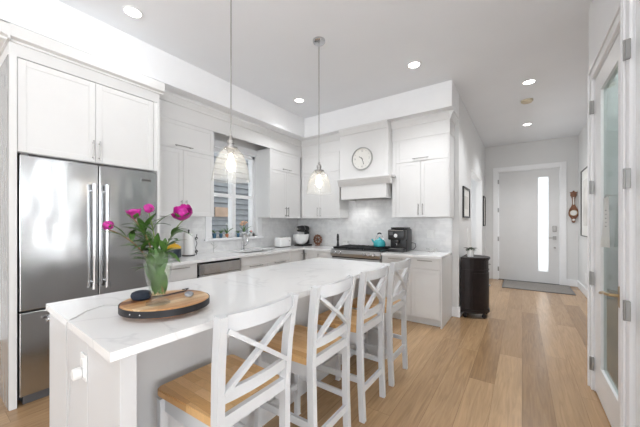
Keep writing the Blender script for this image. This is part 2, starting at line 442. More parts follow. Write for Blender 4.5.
ym = (wy0+wy1)/2+.0; zm = (wz0+wz1)/2-.02
obj('mullion', MB().box(XL-.14, XL-.04, ym-.035, ym+.035, wz0, wz1, .003), 'trimw', wd)
obj('meeting_rail', MB().box(XL-.13, XL-.06, wy0+f, wy1-f, zm-.025, zm+.025, .003), 'trimw', wd)
obj('pane', MB().box(XL-.105, XL-.10, wy0+f, ym-.03, wz0+f, wz1-f), 'winglass', wd)
obj('pane', MB().box(XL-.105, XL-.10, ym+.03, wy1-f, wz0+f, wz1-f), 'winglass', wd)
# neighbour house siding outside
nh = thing('house_siding', 'grey lap-sided wall of the house outside the kitchen window', 'house', (-5.1, 4.5, 0))
mb = MB()
for k in range(38):
    z = k*.115
    mb.prism([(-5.1, z), (-5.055, z+.02), (-5.085, z+.115), (-5.1, z+.115)], 'y', 1.2, 9)
obj('wall_siding', mb, 'siding', nh)
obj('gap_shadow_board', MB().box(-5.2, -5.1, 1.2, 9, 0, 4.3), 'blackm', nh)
obj('tan_board', MB().box(-5.052, -5.03, 3.52, 3.86, 1.45, 1.64), 'tan', nh)

# entry door
d1 = thing('door_1', 'wide pale grey entry door with tall frosted glass strip', 'door', (dx0, YD, 0)); d1['kind'] = 'structure'; del d1['category']
mb = MB(); cw = .10
mb.box(dx0-cw, dx0, YD-.02, YD+.0, 0, dz+cw, .003).box(dx1, dx1+cw, YD-.02, YD, 0, dz+cw, .003).box(dx0, dx1, YD-.02, YD, dz, dz+cw, .003)
mb.box(dx0, dx0+.012, YD, YD+.12, 0, dz).box(dx1-.012, dx1, YD, YD+.12, 0, dz).box(dx0, dx1, YD, YD+.12, dz-.012, dz)
obj('door_frame', mb, 'trimw', d1)
gx0, gx1, gz0, gz1 = .285, .470, .26, 2.33
mb = MB(); a, b_ = dx0+.016, dx1-.016; y0, y1 = YD+.015, YD+.06
mb.box(a, gx0, y0, y1, .012, dz-.016).box(gx1, b_, y0, y1, .012, dz-.016).box(gx0, gx1, y0, y1, .012, gz0).box(gx0, gx1, y0, y1, gz1, dz-.016)
obj('door_leaf', mb, 'fdoor', d1)
obj('glass_strip', MB().box(gx0, gx1, y0+.01, y0+.03, gz0, gz1), 'frost', d1)
obj('threshold', MB().box(dx0, dx1, YD, YD+.13, 0, .011), 'blackm', d1)
lk = obj('door_lock', MB().box(.535, .605, YD-.012, YD+.016, 1.13, 1.26, .008).lathe([(.022, -.03), (.026, -.012)], (.57, YD, 1.16), 16, 'y'), 'nickel', d1)
obj('door_handle', MB().box(.540, .60, YD-.008, YD+.016, .96, 1.04, .006).tube([(.57, YD+.0, 1.0), (.57, YD-.05, 1.0), (.47, YD-.055, 1.0)], .010), 'nickel', d1)
obj('deadbolt', MB().lathe([(.018, -.02), (.02, .016)], (.575, YD, .79), 14, 'y'), 'nickel', d1)
for z in (.25, .95, 1.62, 2.28):
    obj('hinge', MB().box(dx0-.008, dx0+.02, YD-.026, YD-.014, z-.05, z+.05, .002), 'hinge', d1)
# pantry glass door and the white door beside it
def casing(mb, y0, y1, z1, w=.085):
    mb.box(XP-.018, XP, y0-w, y0, 0, z1+w, .003).box(XP-.018, XP, y1, y1+w, 0, z1+w, .003).box(XP-.018, XP, y0, y1, z1, z1+w, .003)
    mb.box(XP-.03, XP-.018, y0-w, y0-w+.02, 0, z1+w, .004).box(XP-.03, XP-.018, y1+w-.02, y1+w, 0, z1+w, .004).box(XP-.03, XP-.018, y0-w, y1+w, z1+w-.02, z1+w, .004)
    return mb
d2 = thing('door_2', 'white pantry door with one tall glass pane', 'door', (XP, py1, 0)); d2['kind'] = 'structure'; del d2['category']
obj('door_frame', casing(MB(), py0, py1, pz, .075).box(XP, XP+T, py0-.001, py0+.01, 0, pz).box(XP, XP+T, py1-.01, py1+.001, 0, pz).box(XP, XP+T, py0, py1, pz-.01, pz), 'trimw', d2)
ly0, ly1, lz0, lz1 = py0+.013, py1-.013, .012, pz-.014
gy0, gy1, gz0, gz1 = 2.43, 2.90, .25, 2.295
mb = MB(); x0, x1 = XP+.004, XP+.044
mb.box(x0, x1, ly0, gy0, lz0, lz1).box(x0, x1, gy1, ly1, lz0, lz1).box(x0, x1, gy0, gy1, lz0, gz0).box(x0, x1, gy0, gy1, gz1, lz1)
obj('door_leaf', mb, 'trimw', d2)
obj('glass_pane', MB().box(XP+.020, XP+.026, gy0, gy1, gz0, gz1), 'doorglass', d2)
obj('door_handle', MB().box(XP-.008, XP+.004, 2.325, 2.38, .83, .95, .004).tube([(XP+.0, 2.35, .90), (XP-.045, 2.352, .90), (XP-.055, 2.40, .895), (XP-.05, 2.50, .885), (XP-.052, 2.56, .87)], .009), 'brass', d2)
for z in (.213, .885, 1.60, 2.23):
    obj('hinge', MB().box(XP-.021, XP-.004, py1-.022, py1-.002, z-.05, z+.05, .001).tube([(XP-.024, py1-.008, z-.052), (XP-.024, py1-.008, z+.052)], .006), 'hinge', d2)
d3 = thing('door_3', 'plain white door at the right edge, hinges in view', 'door', (XP, qy1, 0)); d3['kind'] = 'structure'; del d3['category']
obj('door_frame', casing(MB(), qy0, qy1, pz, .075), 'trimw', d3)
obj('door_leaf', MB().box(XP+.004, XP+.044, qy0+.004, 1.36, .012, pz-.006).box(XP+.004, XP+.044, 1.48, qy1-.004, .012, pz-.006).box(XP+.004, XP+.044, 1.36, 1.48, .012, .25).box(XP+.004, XP+.044, 1.36, 1.48, 2.3, pz-.006), 'trimw', d3)
obj('glass_strip', MB().box(XP+.015, XP+.03, 1.36, 1.48, .25, 2.3), 'frost', d3)  # added pane, lit from behind to streak the refrigerator's reflection
ll = bpy.data.lights.new('strip_backlight', 'POINT'); ll.energy = 480; ll.shadow_soft_size = .2  # unseen lamp added behind the strip for the bright refrigerator reflection
lq = bpy.data.objects.new('strip_backlight', ll); COL.objects.link(lq); lq.location = (1.2, 1.45, 1.9)
for z in (.872, 1.547, 2.205):
    obj('hinge', MB().box(XP-.035, XP-.016, qy1-.02, qy1+.002, z-.05, z+.05, .002).tube([(XP-.036, qy1-.004, z-.052), (XP-.036, qy1-.004, z+.052)], .006), 'hinge', d3)

# crown / frieze trims above the cabinets
def crown_profile(x, zt, s=1):
    # stepped frieze + crown leaning out to the room; x is the cabinet face, s the outward sign
    return [(x, zt-.285), (x+s*.008, zt-.285), (x+s*.008, zt-.105), (x+s*.018, zt-.10), (x+s*.022, zt-.08), (x+s*.042, zt-.035), (x+s*.048, zt-.03), (x+s*.048, zt), (x, zt)]
hxl = -2.386
UF = -3.30; BF = 4.10     # upper cabinet fronts
mb = MB().prism(crown_profile(UF, ZS), 'y', 1.42, BF)
struct('trim_1', mb, 'cab', label='crown moulding over the left upper cabinets')
def crown_y(x0, x1, yf):
    return [(yf, ZS-.285), (yf-.008, ZS-.285), (yf-.008, ZS-.105), (yf-.018, ZS-.10), (yf-.022, ZS-.08), (yf-.042, ZS-.035), (yf-.048, ZS-.03), (yf-.048, ZS-.001), (yf, ZS-.001)]
mb = MB().prism(crown_y(0, 0, BF), 'x', -3.30+.012, hxl).box(-3.288, hxl, BF, YB-.001, 2.515, ZS-.001)
struct('trim_2', mb, 'cab')
mb = MB().prism(crown_y(0, 0, BF), 'x', -1.574, -.785).box(-1.574, -.785, BF, YB-.001, 2.521, ZS-.001)
mb.prism(crown_profile(-.785, ZS), 'y', BF-.02, YB)
struct('trim_3', mb, 'cab')

# ------------------------------------------------------------------ cabinet makers
def shaker(mb, ax, f, a0, a1, z0, z1, t=.02, w=.05, rec=.0035, flat=False):
    """door slab; ax 'x': faces +x with front at f, spans y a0..a1. ax 'y': faces -y, spans x."""
    def bx(p0, p1, q0, q1, d0, d1, bev=.0015):
        if ax == 'x': mb.box(f+d0, f+d1, p0, p1, q0, q1, bev, 1)
        else: mb.box(p0, p1, f-d1, f-d0, q0, q1, bev, 1)
    g = .0015; a0 += g; a1 -= g; z0 += g; z1 -= g
    if flat: bx(a0, a1, z0, z1, 0, t)
    else:
        bx(a0, a0+w, z0, z1, 0, t); bx(a1-w, a1, z0, z1, 0, t)
        bx(a0+w, a1-w, z0, z0+w, 0, t); bx(a0+w, a1-w, z1-w, z1, 0, t)
        bx(a0+w, a1-w, z0+w, z1-w, 0, t-rec, 0)
    return mb
def hbar(mb, ax, f, a, z, L, vert, r=.0055, off=.032):
    """bar handle centred at (a,z) on face f"""
    def p(aa, d, zz): return (f+d, aa, zz) if ax == 'x' else (aa, f-d, zz)
    if vert:
        mb.tube([p(a, off, z-L/2), p(a, off, z+L/2)], r, 8)
        for s in (-1, 1): mb.tube([p(a, 0, z+s*L*.38), p(a, off, z+s*L*.38)], r*.8, 8)
    else:
        mb.tube([p(a-L/2, off, z), p(a+L/2, off, z)], r, 8)
        for s in (-1, 1): mb.tube([p(a+s*L*.38, 0, z), p(a+s*L*.38, off, z)], r*.8, 8)
    return mb
def upper(ax, face, a0, a1, back, label, z0=1.41, zs=2.19, z1=2.52):
    """upper cabinet: carcass, pair of doors, lift door; face = front plane of the doors"""
    s = -1 if ax == 'x' else 1
    ff = face + s*.02    # carcass front
    loc = ((back, (a0+a1)/2, z0) if ax == 'x' else ((a0+a1)/2, back, z0))
    t = thing('wall_cabinet', label, 'cabinet', loc)
    mb = MB()
    if ax == 'x': mb.box(back, ff, a0, a1, z0, z1)
    else: mb.box(a0, a1, ff, back, z0, z1)
    obj('body', mb, 'cab', t)
    m = (a0+a1)/2
    for i, (p, q) in enumerate(((a0, m), (m, a1))):
        d = obj('door', shaker(MB(), ax, ff, p, q, z0-.01, zs), 'cab', t)
        obj('handle', hbar(MB(), ax, face, m+(-.03 if i == 0 else .03), z0+.10, .16, True), 'nickel', d)
    d = obj('lift_door', shaker(MB(), ax, ff, a0, a1, zs, z1), 'cab', t)
    obj('handle', hbar(MB(), ax, face, m, zs+.035, .22, False), 'nickel', d)
    return t
upper('x', UF, 1.45, 2.29, XL+.001, 'white upper cabinet between the refrigerator and the window')
upper('x', UF, 3.45-.14, 4.09, XL+.001, 'white upper cabinet right of the window, above the toaster')
upper('y', BF, -3.29, -2.48, YB-.001, 'white upper cabinet left of the range hood')
ud = upper('y', BF, -1.515, -.80, YB-.001, 'white upper cabinet right of the range hood, above coffee machine')
obj('filler_panel', MB().box(-1.572, -1.517, BF+.004, YB-.001, 1.41, 2.52), 'cab', ud)
obj('side_panel', MB().box(-.799, -.785, BF, YB-.001, 1.40, 2.52), 'cab', ud)

# base units: rows of fronts = list of (z0,z1,kind)
def baseunit(ax, face, a0, a1, back, label, fronts, toe=.10, z1=.87, panel=None):
    s = -1 if ax == 'x' else 1
    ff = face+s*.02
    loc = ((back, (a0+a1)/2, 0) if ax == 'x' else ((a0+a1)/2, back, 0))
    t = thing('base_cabinet', label, 'cabinet', loc)
    mb = MB()
    if ax == 'x': mb.box(back, ff, a0, a1, toe, z1).box(back, ff-.06, a0, a1, 0, toe)
    else: mb.box(a0, a1, ff, back, toe, z1).box(a0, a1, ff+.05, back, 0, toe)
    obj('body', mb, 'cab', t)
    for (p, q, za, zb, kind) in fronts:
        if kind == 'drawer':
            d = obj('drawer', shaker(MB(), ax, ff, p, q, za, zb, flat=True), 'cab', t)
            obj('handle', hbar(MB(), ax, face, (p+q)/2, zb-.03, min(.24, (q-p)*.5), False), 'nickel', d)
        elif kind == 'false':
            obj('front_panel', shaker(MB(), ax, ff, p, q, za, zb, flat=True), 'cab', t)
        else:
            d = obj('door', shaker(MB(), ax, ff, p, q, za, zb), 'cab', t)
            if kind == 'dl': obj('handle', hbar(MB(), ax, face, p+.035, zb-.11, .14, True), 'nickel', d)
            elif kind == 'dr': obj('handle', hbar(MB(), ax, face, q-.035, zb-.11, .14, True), 'nickel', d)
            elif kind == 'dh': obj('handle', hbar(MB(), ax, face, (p+q)/2, zb-.015, .24, False), 'hinge', d)
    return t
Z = .868
baseunit('x', XCF, 1.43, 1.865, XL+.001, 'white drawer cabinet between refrigerator and dishwasher', [(1.43, 1.865, .70, Z, 'drawer'), (1.43, 1.865, .41, .70, 'drawer'), (1.43, 1.865, .10, .41, 'drawer')])
baseunit('x', XCF, 2.487, 3.44, XL+.001, 'white sink cabinet right of the dishwasher', [(2.487, 3.44, .75, Z, 'false'), (2.487, 2.963, .10, .75, 'dh'), (2.963, 3.44, .10, .75, 'dh')], z1=.66)
baseunit('x', XCF, 3.443, 3.80, XL+.001, 'narrow white corner cabinet below the toaster', [(3.443, 3.78, .10, Z, 'dr')])
BY = 3.80
baseunit('y', BY, -2.98, -2.425, YB-.001, 'white corner cabinet left of the range', [(-2.98, -2.72, .10, Z, 'dl'), (-2.72, -2.425, .10, Z, 'dl')])
baseunit('y', BY, -1.605, -.835, YB-.001, 'white cabinet under the coffee machine, right of the range', [(-1.605, -1.20, .725, Z, 'drawer'), (-1.20, -.835, .725, Z, 'drawer'), (-1.605, -1.20, .10, .725, 'dr'), (-1.20, -.835, .10, .725, 'plain')])
o = obj('end_panel', MB().box(-.832, -.815, BY, YB-.001, 0, .87), 'cab'); tag(o, 'white flush end panel closing the base cabinets by the hall', 'panel')

# dishwasher
dw = thing('dishwasher', 'stainless dishwasher under the worktop left of the sink', 'dishwasher', (XCF, 2.175, 0))
obj('body', MB().box(XL+.05, XCF-.03, 1.872, 2.482, .02, .865), 'blackm', dw)
obj('door', MB().box(XCF-.03, XCF+.012, 1.885, 2.478, .10, .72, .004), 'steel', dw)
obj('control_panel', MB().box(XCF-.03, XCF+.016, 1.885, 2.478, .724, .845, .004), 'steel', dw)
obj('toe_kick', MB().box(XCF-.08, XCF-.03, 1.88, 2.48, 0, .10), 'black', dw)

# worktops with the sink cut-out
CT0, CT1 = .872, .905
sy0, sy1, sx0, sx1 = 2.62, 3.30, -3.47, -3.10
mb = MB()
mb.box(XL+.001, XCF+.03, 1.43, sy0, CT0, CT1, .002).box(XL+.001, sx0, sy0, sy1, CT0, CT1).box(sx1, XCF+.03, sy0, sy1, CT0, CT1)
mb.box(XL+.001, XCF+.03, sy1, YB-.001, CT0, CT1, .002).box(XCF+.03, -2.425, BY-.03, YB-.001, CT0, CT1, .002)
tag(obj('worktop', mb, 'quartz'), 'white quartz L-shaped worktop with the sink, left of the range', 'worktop')
tag(obj('worktop', MB().box(-1.607, -.812, BY-.03, YB-.009, CT0, CT1, .002), 'quartz'), 'short white quartz worktop right of the range', 'worktop')
# backsplash
mb = MB().box(XL+.0005, XL+.008, 1.43, wy0-c, CT1, 1.41).box(XL+.0005, XL+.008, wy0-c, wy1+c, CT1, wz0-.036).box(XL+.0005, XL+.008, wy1+c, YB-.008, CT1, 1.41)
tag(obj('tile_backsplash', mb, 'tileL'), 'glossy pale marble tile backsplash on the sink wall', 'backsplash')
mb = MB().box(XL+.008, XH-.09, YB-.008, YB-.0005, CT1, 1.41).box(-2.48, -1.575, YB-.008, YB-.0005, 1.41, 1.71)
tag(obj('tile_backsplash', mb, 'tileB'), 'glossy pale marble tile backsplash behind the range', 'backsplash')

# sink + faucet
sk = thing('kitchen_sink', 'undermount stainless sink in the worktop below the window', 'sink', ((sx0+sx1)/2, (sy0+sy1)/2, .70))
mb = MB(); w = .006
mb.box(sx0-w, sx1+w, sy0-w, sy1+w, .69, .70).box(sx0-w, sx0, sy0-w, sy1+w, .70, CT0).box(sx1, sx1+w, sy0-w, sy1+w, .70, CT0).box(sx0, sx1, sy0-w, sy0, .70, CT0).box(sx0, sx1, sy1, sy1+w, .70, CT0)
obj('basin', mb, 'steel2', sk)
obj('drain', MB().lathe([(.04, .70), (.04, .704), (.02, .705)], ((sx0+sx1)/2, 2.96, 0), 20), 'chrome', sk)
fx, fy = -3.53, 2.96
fc = thing('faucet', 'chrome pull-down faucet behind the sink', 'faucet', (fx, fy, CT1))
obj('base', MB().lathe([(.028, 0), (.028, .012), (.02, .02), (.02, .12)], (fx, fy, CT1), 18), 'chrome', fc, True)
pts = [(fx, fy, CT1+.10)]+[(fx, fy, CT1+.2)]+[(fx+.05-.05*math.cos(t), fy, CT1+.2+.05*math.sin(t)) for t in [PI*k/8 for k in range(1, 9)]]
obj('spout', MB().tube(pts, .012, 12), 'chrome', fc, True)
obj('spray_head', MB().lathe([(.012, 0), (.017, -.02), (.017, -.07), (.012, -.075)], (fx+.10, fy, CT1+.2), 14), 'chrome', fc, True)
obj('lever', MB().tube([(fx, fy+.02, CT1+.06), (fx+.01, fy+.055, CT1+.07), (fx+.02, fy+.075, CT1+.11)], .006), 'chrome', fc, True)

# ------------------------------------------------------------------ refrigerator and its surround
FX = -2.945
fs = thing('fridge_surround', 'tall white cabinet surround above and beside the refrigerator', 'cabinet', (FX-.3, .92, 0))
obj('side_panel', MB().box(XL+.001, FX, .402, .440, 0, 2.51), 'cab', fs)
obj('side_shade_sheet', MB().box(XL+.001, FX-.02, .398, .402, .0, 2.51), simple('side panel shade grey', (.30, .295, .29), .15, 0, .15, 2, aniso=(6, 1, .6)), fs)  # white panel's shade and dark reflection, put into a grey sheet
obj('side_panel', MB().box(XL+.001, FX, 1.405, 1.428, 0, 2.51), 'cab', fs)
obj('body', MB().box(XL+.001, FX-.03, .44, 1.405, 1.83, 2.51), 'cab', fs)
obj('frieze', MB().box(XL+.001, FX-.008, .402, 1.428, 2.51, 2.66), 'cab', fs)
cp = lambda q, s: [(q, 2.60), (q+s*.012, 2.60), (q+s*.012, 2.615), (q+s*.045, 2.625), (q+s*.05, 2.70), (q+s*.05, 2.705), (q, 2.705)]
mb = MB().prism(cp(FX-.008, 1), 'y', .402-.05, 1.428+.03).prism(cp(.402, -1), 'x', XL+.001, FX+.042)
mb.box(XL+.001, -3.095, .402, 1.428, 2.66, ZS-.001).box(-3.12, FX-.008, .402, 1.428, 2.66, 2.705)
obj('crown', mb, 'cab', fs)
m = .905
for i, (p, q) in enumerate(((.442, m), (m, 1.372))):
    d = obj('door', shaker(MB(), 'x', FX-.03, p, q, 1.832, 2.505, w=.045, t=.022), 'cab', fs)
    obj('handle', hbar(MB(), 'x', FX-.008, m+(-.022 if i == 0 else .022), 1.93, .16, True), 'nickel', d)
obj('filler', MB().box(FX-.03, FX-.008, 1.374, 1.405, 1.832, 2.505), 'cab', fs)

fr = thing('refrigerator', 'stainless french-door refrigerator with bottom freezer drawer', 'refrigerator', (-3.2, .925, 0))
fy0, fy1, fm = .452, 1.397, .925
obj('body', MB().box(XL+.03, FX-.075, fy0+.004, fy1-.004, .02, 1.815), 'dgrey', fr)
for i, (p, q) in enumerate(((fy0, fm-.003), (fm+.003, fy1))):
    d = obj('door', MB().box(FX-.068, FX, p, q, .68, 1.812, .006, 3), 'steel', fr)
    hy = fm-.045 if i == 0 else fm+.045
    obj('handle', MB().tube([(FX+.055, hy, .80), (FX+.055, hy, 1.62)], .013, 14).tube([(FX, hy, .83), (FX+.055, hy, .83)], .010).tube([(FX, hy, 1.59), (FX+.055, hy, 1.59)], .010), 'chrome', d, True)
    for za in (1.60, .775): obj('handle_cap', MB().tube([(FX+.055, hy, za), (FX+.055, hy, za+.045)], .018, 14), 'chrome', d, True)
    if i == 1:
        bd = MB().box(FX, FX+.002, 1.255, 1.345, 1.712, 1.742, .001)
        bo = obj('badge', bd, 'nickel', d, label='small maker badge with dark lettering')
        lt = MB()
        for q, (ya, wa, hh) in enumerate(((1.259, .004, .02), (1.266, .006, .012), (1.275, .003, .018), (1.281, .007, .010), (1.291, .004, .018), (1.298, .007, .012), (1.308, .004, .018), (1.315, .007, .012), (1.325, .004, .018), (1.332, .008, .014))):
            lt.box(FX+.002, FX+.003, ya, ya+wa, 1.727-hh/2, 1.727+hh/2)
        obj('badge_lettering', lt, 'black', d)
d = obj('freezer_drawer', MB().box(FX-.068, FX, fy0, fy1, .065, .668, .006, 3), 'steel', fr)
obj('handle', MB().tube([(FX+.055, fy0+.13, .60), (FX+.055, fy1-.07, .60)], .013, 14).tube([(FX, fy0+.16, .60), (FX+.055, fy0+.16, .60)], .010).tube([(FX, fy1-.11, .60), (FX+.055, fy1-.11, .60)], .010), 'chrome', d, True)
obj('base_grille', MB().box(FX-.10, FX-.02, fy0+.02, fy1-.02, .0, .06, .003), 'dgrey', fr)
obj('hinge_cover', MB().box(FX-.10, FX-.02, fy0+.01, fy0+.05, 1.812, 1.828), 'dgrey', fr)

# ------------------------------------------------------------------ range hood, clock
HY = 3.95
hd = thing('range_hood', 'white mantel-style range hood cover above the range', 'range hood', (-1.98, YB, 1.69))
hx0, hx1 = -2.385, -1.575
obj('chimney_panel', MB().box(hx0, hx1, HY, YB-.001, 2.01, 2.60).box(hx0+.05, hx1-.05, HY-.003, HY, 2.06, 2.50), 'cab', hd)
obj('mantel_shelf', MB().box(hx0-.03, hx1+.06, HY-.07, YB-.001, 1.985, 2.01, .004).prism([(HY-.055, 1.985), (HY-.05, 1.965), (HY-.01, 1.90), (HY, 1.89), (HY+.05, 1.89), (HY+.05, 1.985)], 'x', hx0-.015, hx1+.045), 'cab', hd)
mb = MB().box(hx0+.03, hx1-.03, HY-.01, HY+.02, 1.69, 1.90).box(hx0+.03, hx0+.05, HY+.02, YB-.001, 1.69, 1.985).box(hx1-.05, hx1-.03, HY+.02, YB-.001, 1.69, 1.985)
obj('apron', mb, 'cab', hd)
obj('fan_insert', MB().box(hx0+.06, hx1-.04, HY+.03, YB-.03, 1.72, 1.76), 'steel2', hd)
hl = obj('hood_light', MB().lathe([(.03, 1.7165), (.03, 1.7195)], (-2.15, 4.15, 0), 20), 'led', hd)
hs = bpy.data.lights.new('hood_lamp', 'SPOT'); hs.energy = 4.5; hs.spot_size = math.radians(150); hs.spot_blend = .6; hs.shadow_soft_size = .04
hs_ = bpy.data.objects.new('hood_lamp', hs); COL.objects.link(hs_); hs_.location = (-2.15, 4.15, 1.705)
obj('crown', MB().box(hx0, hx1, HY, YB-.001, 2.60, ZS-.001).prism(crown_y(0, 0, HY+.003)[2:], 'x', hx0-.0, hx1+.0), 'cab', hd)
struct('trim_4', MB().box(-1.60, hx1-.001+.02, BF-.02, YB-.001, 2.01+.01, 2.50), 'cab') if False else None
ck = thing('wall_clock', 'round pale wall clock on the range hood, hands near half past ten', 'clock', (-1.985, HY, 2.295))
R = .172
obj('rim', MB().lathe([(R, -.003), (R, -.028), (R-.008, -.032), (R-.014, -.028), (R-.014, -.003)], (-1.985, HY, 2.295), 48, 'y', closed=True), simple('pale grey rim', (.42, .42, .41), .4), ck, True)
obj('dial', MB().lathe([(R-.0135, -.004), (R-.0135, -.012)], (-1.985, HY, 2.295), 48, 'y'), 'dial', ck)
def hand(L, w, ang):
    dx, dz_ = math.sin(ang), math.cos(ang)
    return MB().bar((-1.985-dx*.02, HY-.017, 2.295-dz_*.02), (-1.985+dx*L, HY-.017, 2.295+dz_*L), w, .003, (0, 1, 0), 0)
obj('hour_hand', hand(.06, .008, math.radians(-52)), 'black', ck)
obj('minute_hand', hand(.095, .006, math.radians(160)), 'black', ck)
mb = MB()
for k in range(12):
    a = k*PI/6; dx, dz_ = math.sin(a), math.cos(a)
    if k % 3: mb.bar((-1.985+dx*.125, HY-.0135, 2.295+dz_*.125), (-1.985+dx*.138, HY-.0135, 2.295+dz_*.138), .004, .002, (0, 1, 0), 0)
obj('hour_marks', mb, 'ink', ck)
def text(name, s, size, loc, rot, mat, parent=None, ext=.0005, align='CENTER'):
    cu = bpy.data.curves.new(name, 'FONT'); cu.body = s; cu.size = size; cu.extrude = ext; cu.align_x = align; cu.align_y = 'CENTER'
    o = bpy.data.objects.new(name, cu); COL.objects.link(o)
    dg = bpy.context.evaluated_depsgraph_get(); me = bpy.data.meshes.new_from_object(o.evaluated_get(dg))
    bpy.data.objects.remove(o); me.materials.append(M[mat])
    o = bpy.data.objects.new(name, me); COL.objects.link(o)
    o.rotation_euler = rot
    if parent: o.parent = parent; o.location = Vector(loc)-wloc(parent)
    else: o.location = loc
    return o
for s_, a in (('12', 0), ('3', 90), ('6', 180), ('9', 270)):
    a = math.radians(a)
    text('numeral', s_, .042, (-1.985+math.sin(a)*.118, HY-.0135, 2.295+math.cos(a)*.118), (PI/2, 0, 0), 'ink', ck)

# ------------------------------------------------------------------ range
rg = thing('gas_range', 'stainless gas range with black grates below the hood', 'range', (-2.0, 4.1, 0))
rx0, rx1, RF = -2.42, -1.61, 3.74
obj('body', MB().box(rx0, rx1, RF+.06, YB-.02, .03, .90), 'steel2', rg)
obj('oven_door', MB().box(rx0+.005, rx1-.005, RF+.015, RF+.06, .17, .795, .005), 'steel2', rg)
obj('door_handle', MB().tube([(rx0+.06, RF-.03, .765), (rx1-.06, RF-.03, .765)], .012, 12).tube([(rx0+.1, RF+.02, .765), (rx0+.1, RF-.03, .765)], .008).tube([(rx1-.1, RF+.02, .765), (rx1-.1, RF-.03, .765)], .008), 'chrome', rg, True)
obj('oven_window', MB().box(rx0+.13, rx1-.13, RF+.012, RF+.016, .30, .66), 'black', rg)
obj('shadow_gap', MB().box(rx0+.003, rx1-.003, RF+.03, RF+.06, .796, .812), 'black', rg)
obj('control_panel', MB().prism([(RF+.06, .812), (RF, .815), (RF-.012, .86), (RF+.01, .915), (RF+.06, .92)], 'x', rx0, rx1), 'steel2', rg)
for x in (-2.33, -2.25, -1.84, -1.77, -1.70):
    obj('knob', MB().lathe([(.024, 0), (.024, -.012), (.019, -.03), (.015, -.034)], (x, RF-.008, .868), 18, 'y'), 'chrome', rg, True)
obj('cooktop', MB().box(rx0, rx1, RF+.01, YB-.02, .905, .925, .004), 'black', rg)
for k in range(3):
    a0 = rx0+.012+k*.262; a1 = a0+.255; mb = MB()
    for y in (RF+.05, RF+.33, YB-.10): mb.box(a0, a1, y, y+.014, .93, .952, .003)
    for x in (a0, a0+.082, a0+.165, a1-.014): mb.box(x, x+.014, RF+.05, YB-.09, .94, .956, .003)
    for x in (a0+.005, a1-.02):
        for y in (RF+.055, YB-.10): mb.box(x, x+.012, y, y+.012, .925, .94)
    obj('grate', mb, 'blackm', rg)
for x in (rx0+.15, rx1-.15):
    for y in (RF+.19, RF+.47):
        obj('burner', MB().lathe([(.045, .925), (.045, .934), (.03, .938), (.03, .944)], (x, y, 0), 20), 'blackm', rg, True)

# ------------------------------------------------------------------ island
IX0, IX1, IY0, IY1 = -1.922, -1.034, .368, 2.72
isl = thing('kitchen_island', 'white kitchen island body under the quartz slab', 'island', (-1.5, 1.55, 0))
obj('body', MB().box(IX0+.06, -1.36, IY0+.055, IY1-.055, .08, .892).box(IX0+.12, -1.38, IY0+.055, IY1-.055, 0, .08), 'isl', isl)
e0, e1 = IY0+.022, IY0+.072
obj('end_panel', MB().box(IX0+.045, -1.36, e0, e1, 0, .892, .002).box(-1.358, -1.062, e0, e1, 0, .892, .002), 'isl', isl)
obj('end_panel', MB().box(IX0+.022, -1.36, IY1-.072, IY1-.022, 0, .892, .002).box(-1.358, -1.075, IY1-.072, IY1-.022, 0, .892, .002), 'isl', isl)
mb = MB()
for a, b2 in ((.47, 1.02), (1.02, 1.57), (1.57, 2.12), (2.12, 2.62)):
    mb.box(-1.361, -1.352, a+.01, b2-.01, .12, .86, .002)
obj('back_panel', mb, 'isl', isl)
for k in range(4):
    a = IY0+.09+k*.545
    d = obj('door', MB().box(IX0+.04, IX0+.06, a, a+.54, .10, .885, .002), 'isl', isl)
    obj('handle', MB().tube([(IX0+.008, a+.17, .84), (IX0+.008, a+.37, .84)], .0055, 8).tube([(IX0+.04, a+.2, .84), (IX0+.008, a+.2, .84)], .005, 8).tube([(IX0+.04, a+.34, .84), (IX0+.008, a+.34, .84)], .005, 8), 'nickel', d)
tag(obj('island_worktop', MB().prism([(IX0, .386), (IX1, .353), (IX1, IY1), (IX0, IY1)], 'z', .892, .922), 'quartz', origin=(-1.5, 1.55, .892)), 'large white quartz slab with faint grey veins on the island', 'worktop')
ZT = .922
# outlet + plug + cord on the island end
ox = -1.385
ot = thing('wall_outlet', 'white outlet plate on the near end of the island', 'outlet', (ox, e0, .78))
obj('plate', MB().box(ox-.033, ox+.03, e0-.006, e0, .715, .815, .003), 'whitepl', ot)
for z in (.785, .745):
    obj('socket', MB().box(ox-.016, ox+.016, e0-.009, e0-.005, z-.016, z+.016, .004), 'porc', ot)
pl = thing('power_adapter', 'white plug adapter in the island outlet with its cord', 'plug', (ox, e0-.02, .752))
obj('housing', MB().lathe([(.018, -.036), (.021, -.033), (.022, -.012), (.020, -.010)], (ox-.012, e0, .742), 20, 'y'), 'whitepl', pl)
pts = []
for t in [k/24 for k in range(25)]:
    # cord drops from the plug
    pts.append((ox-.02-.16*t**.7, e0-.035+.010*t, .725-.70*t))
obj('cord', MB().tube(pts, .0018, 6), 'cable', pl)

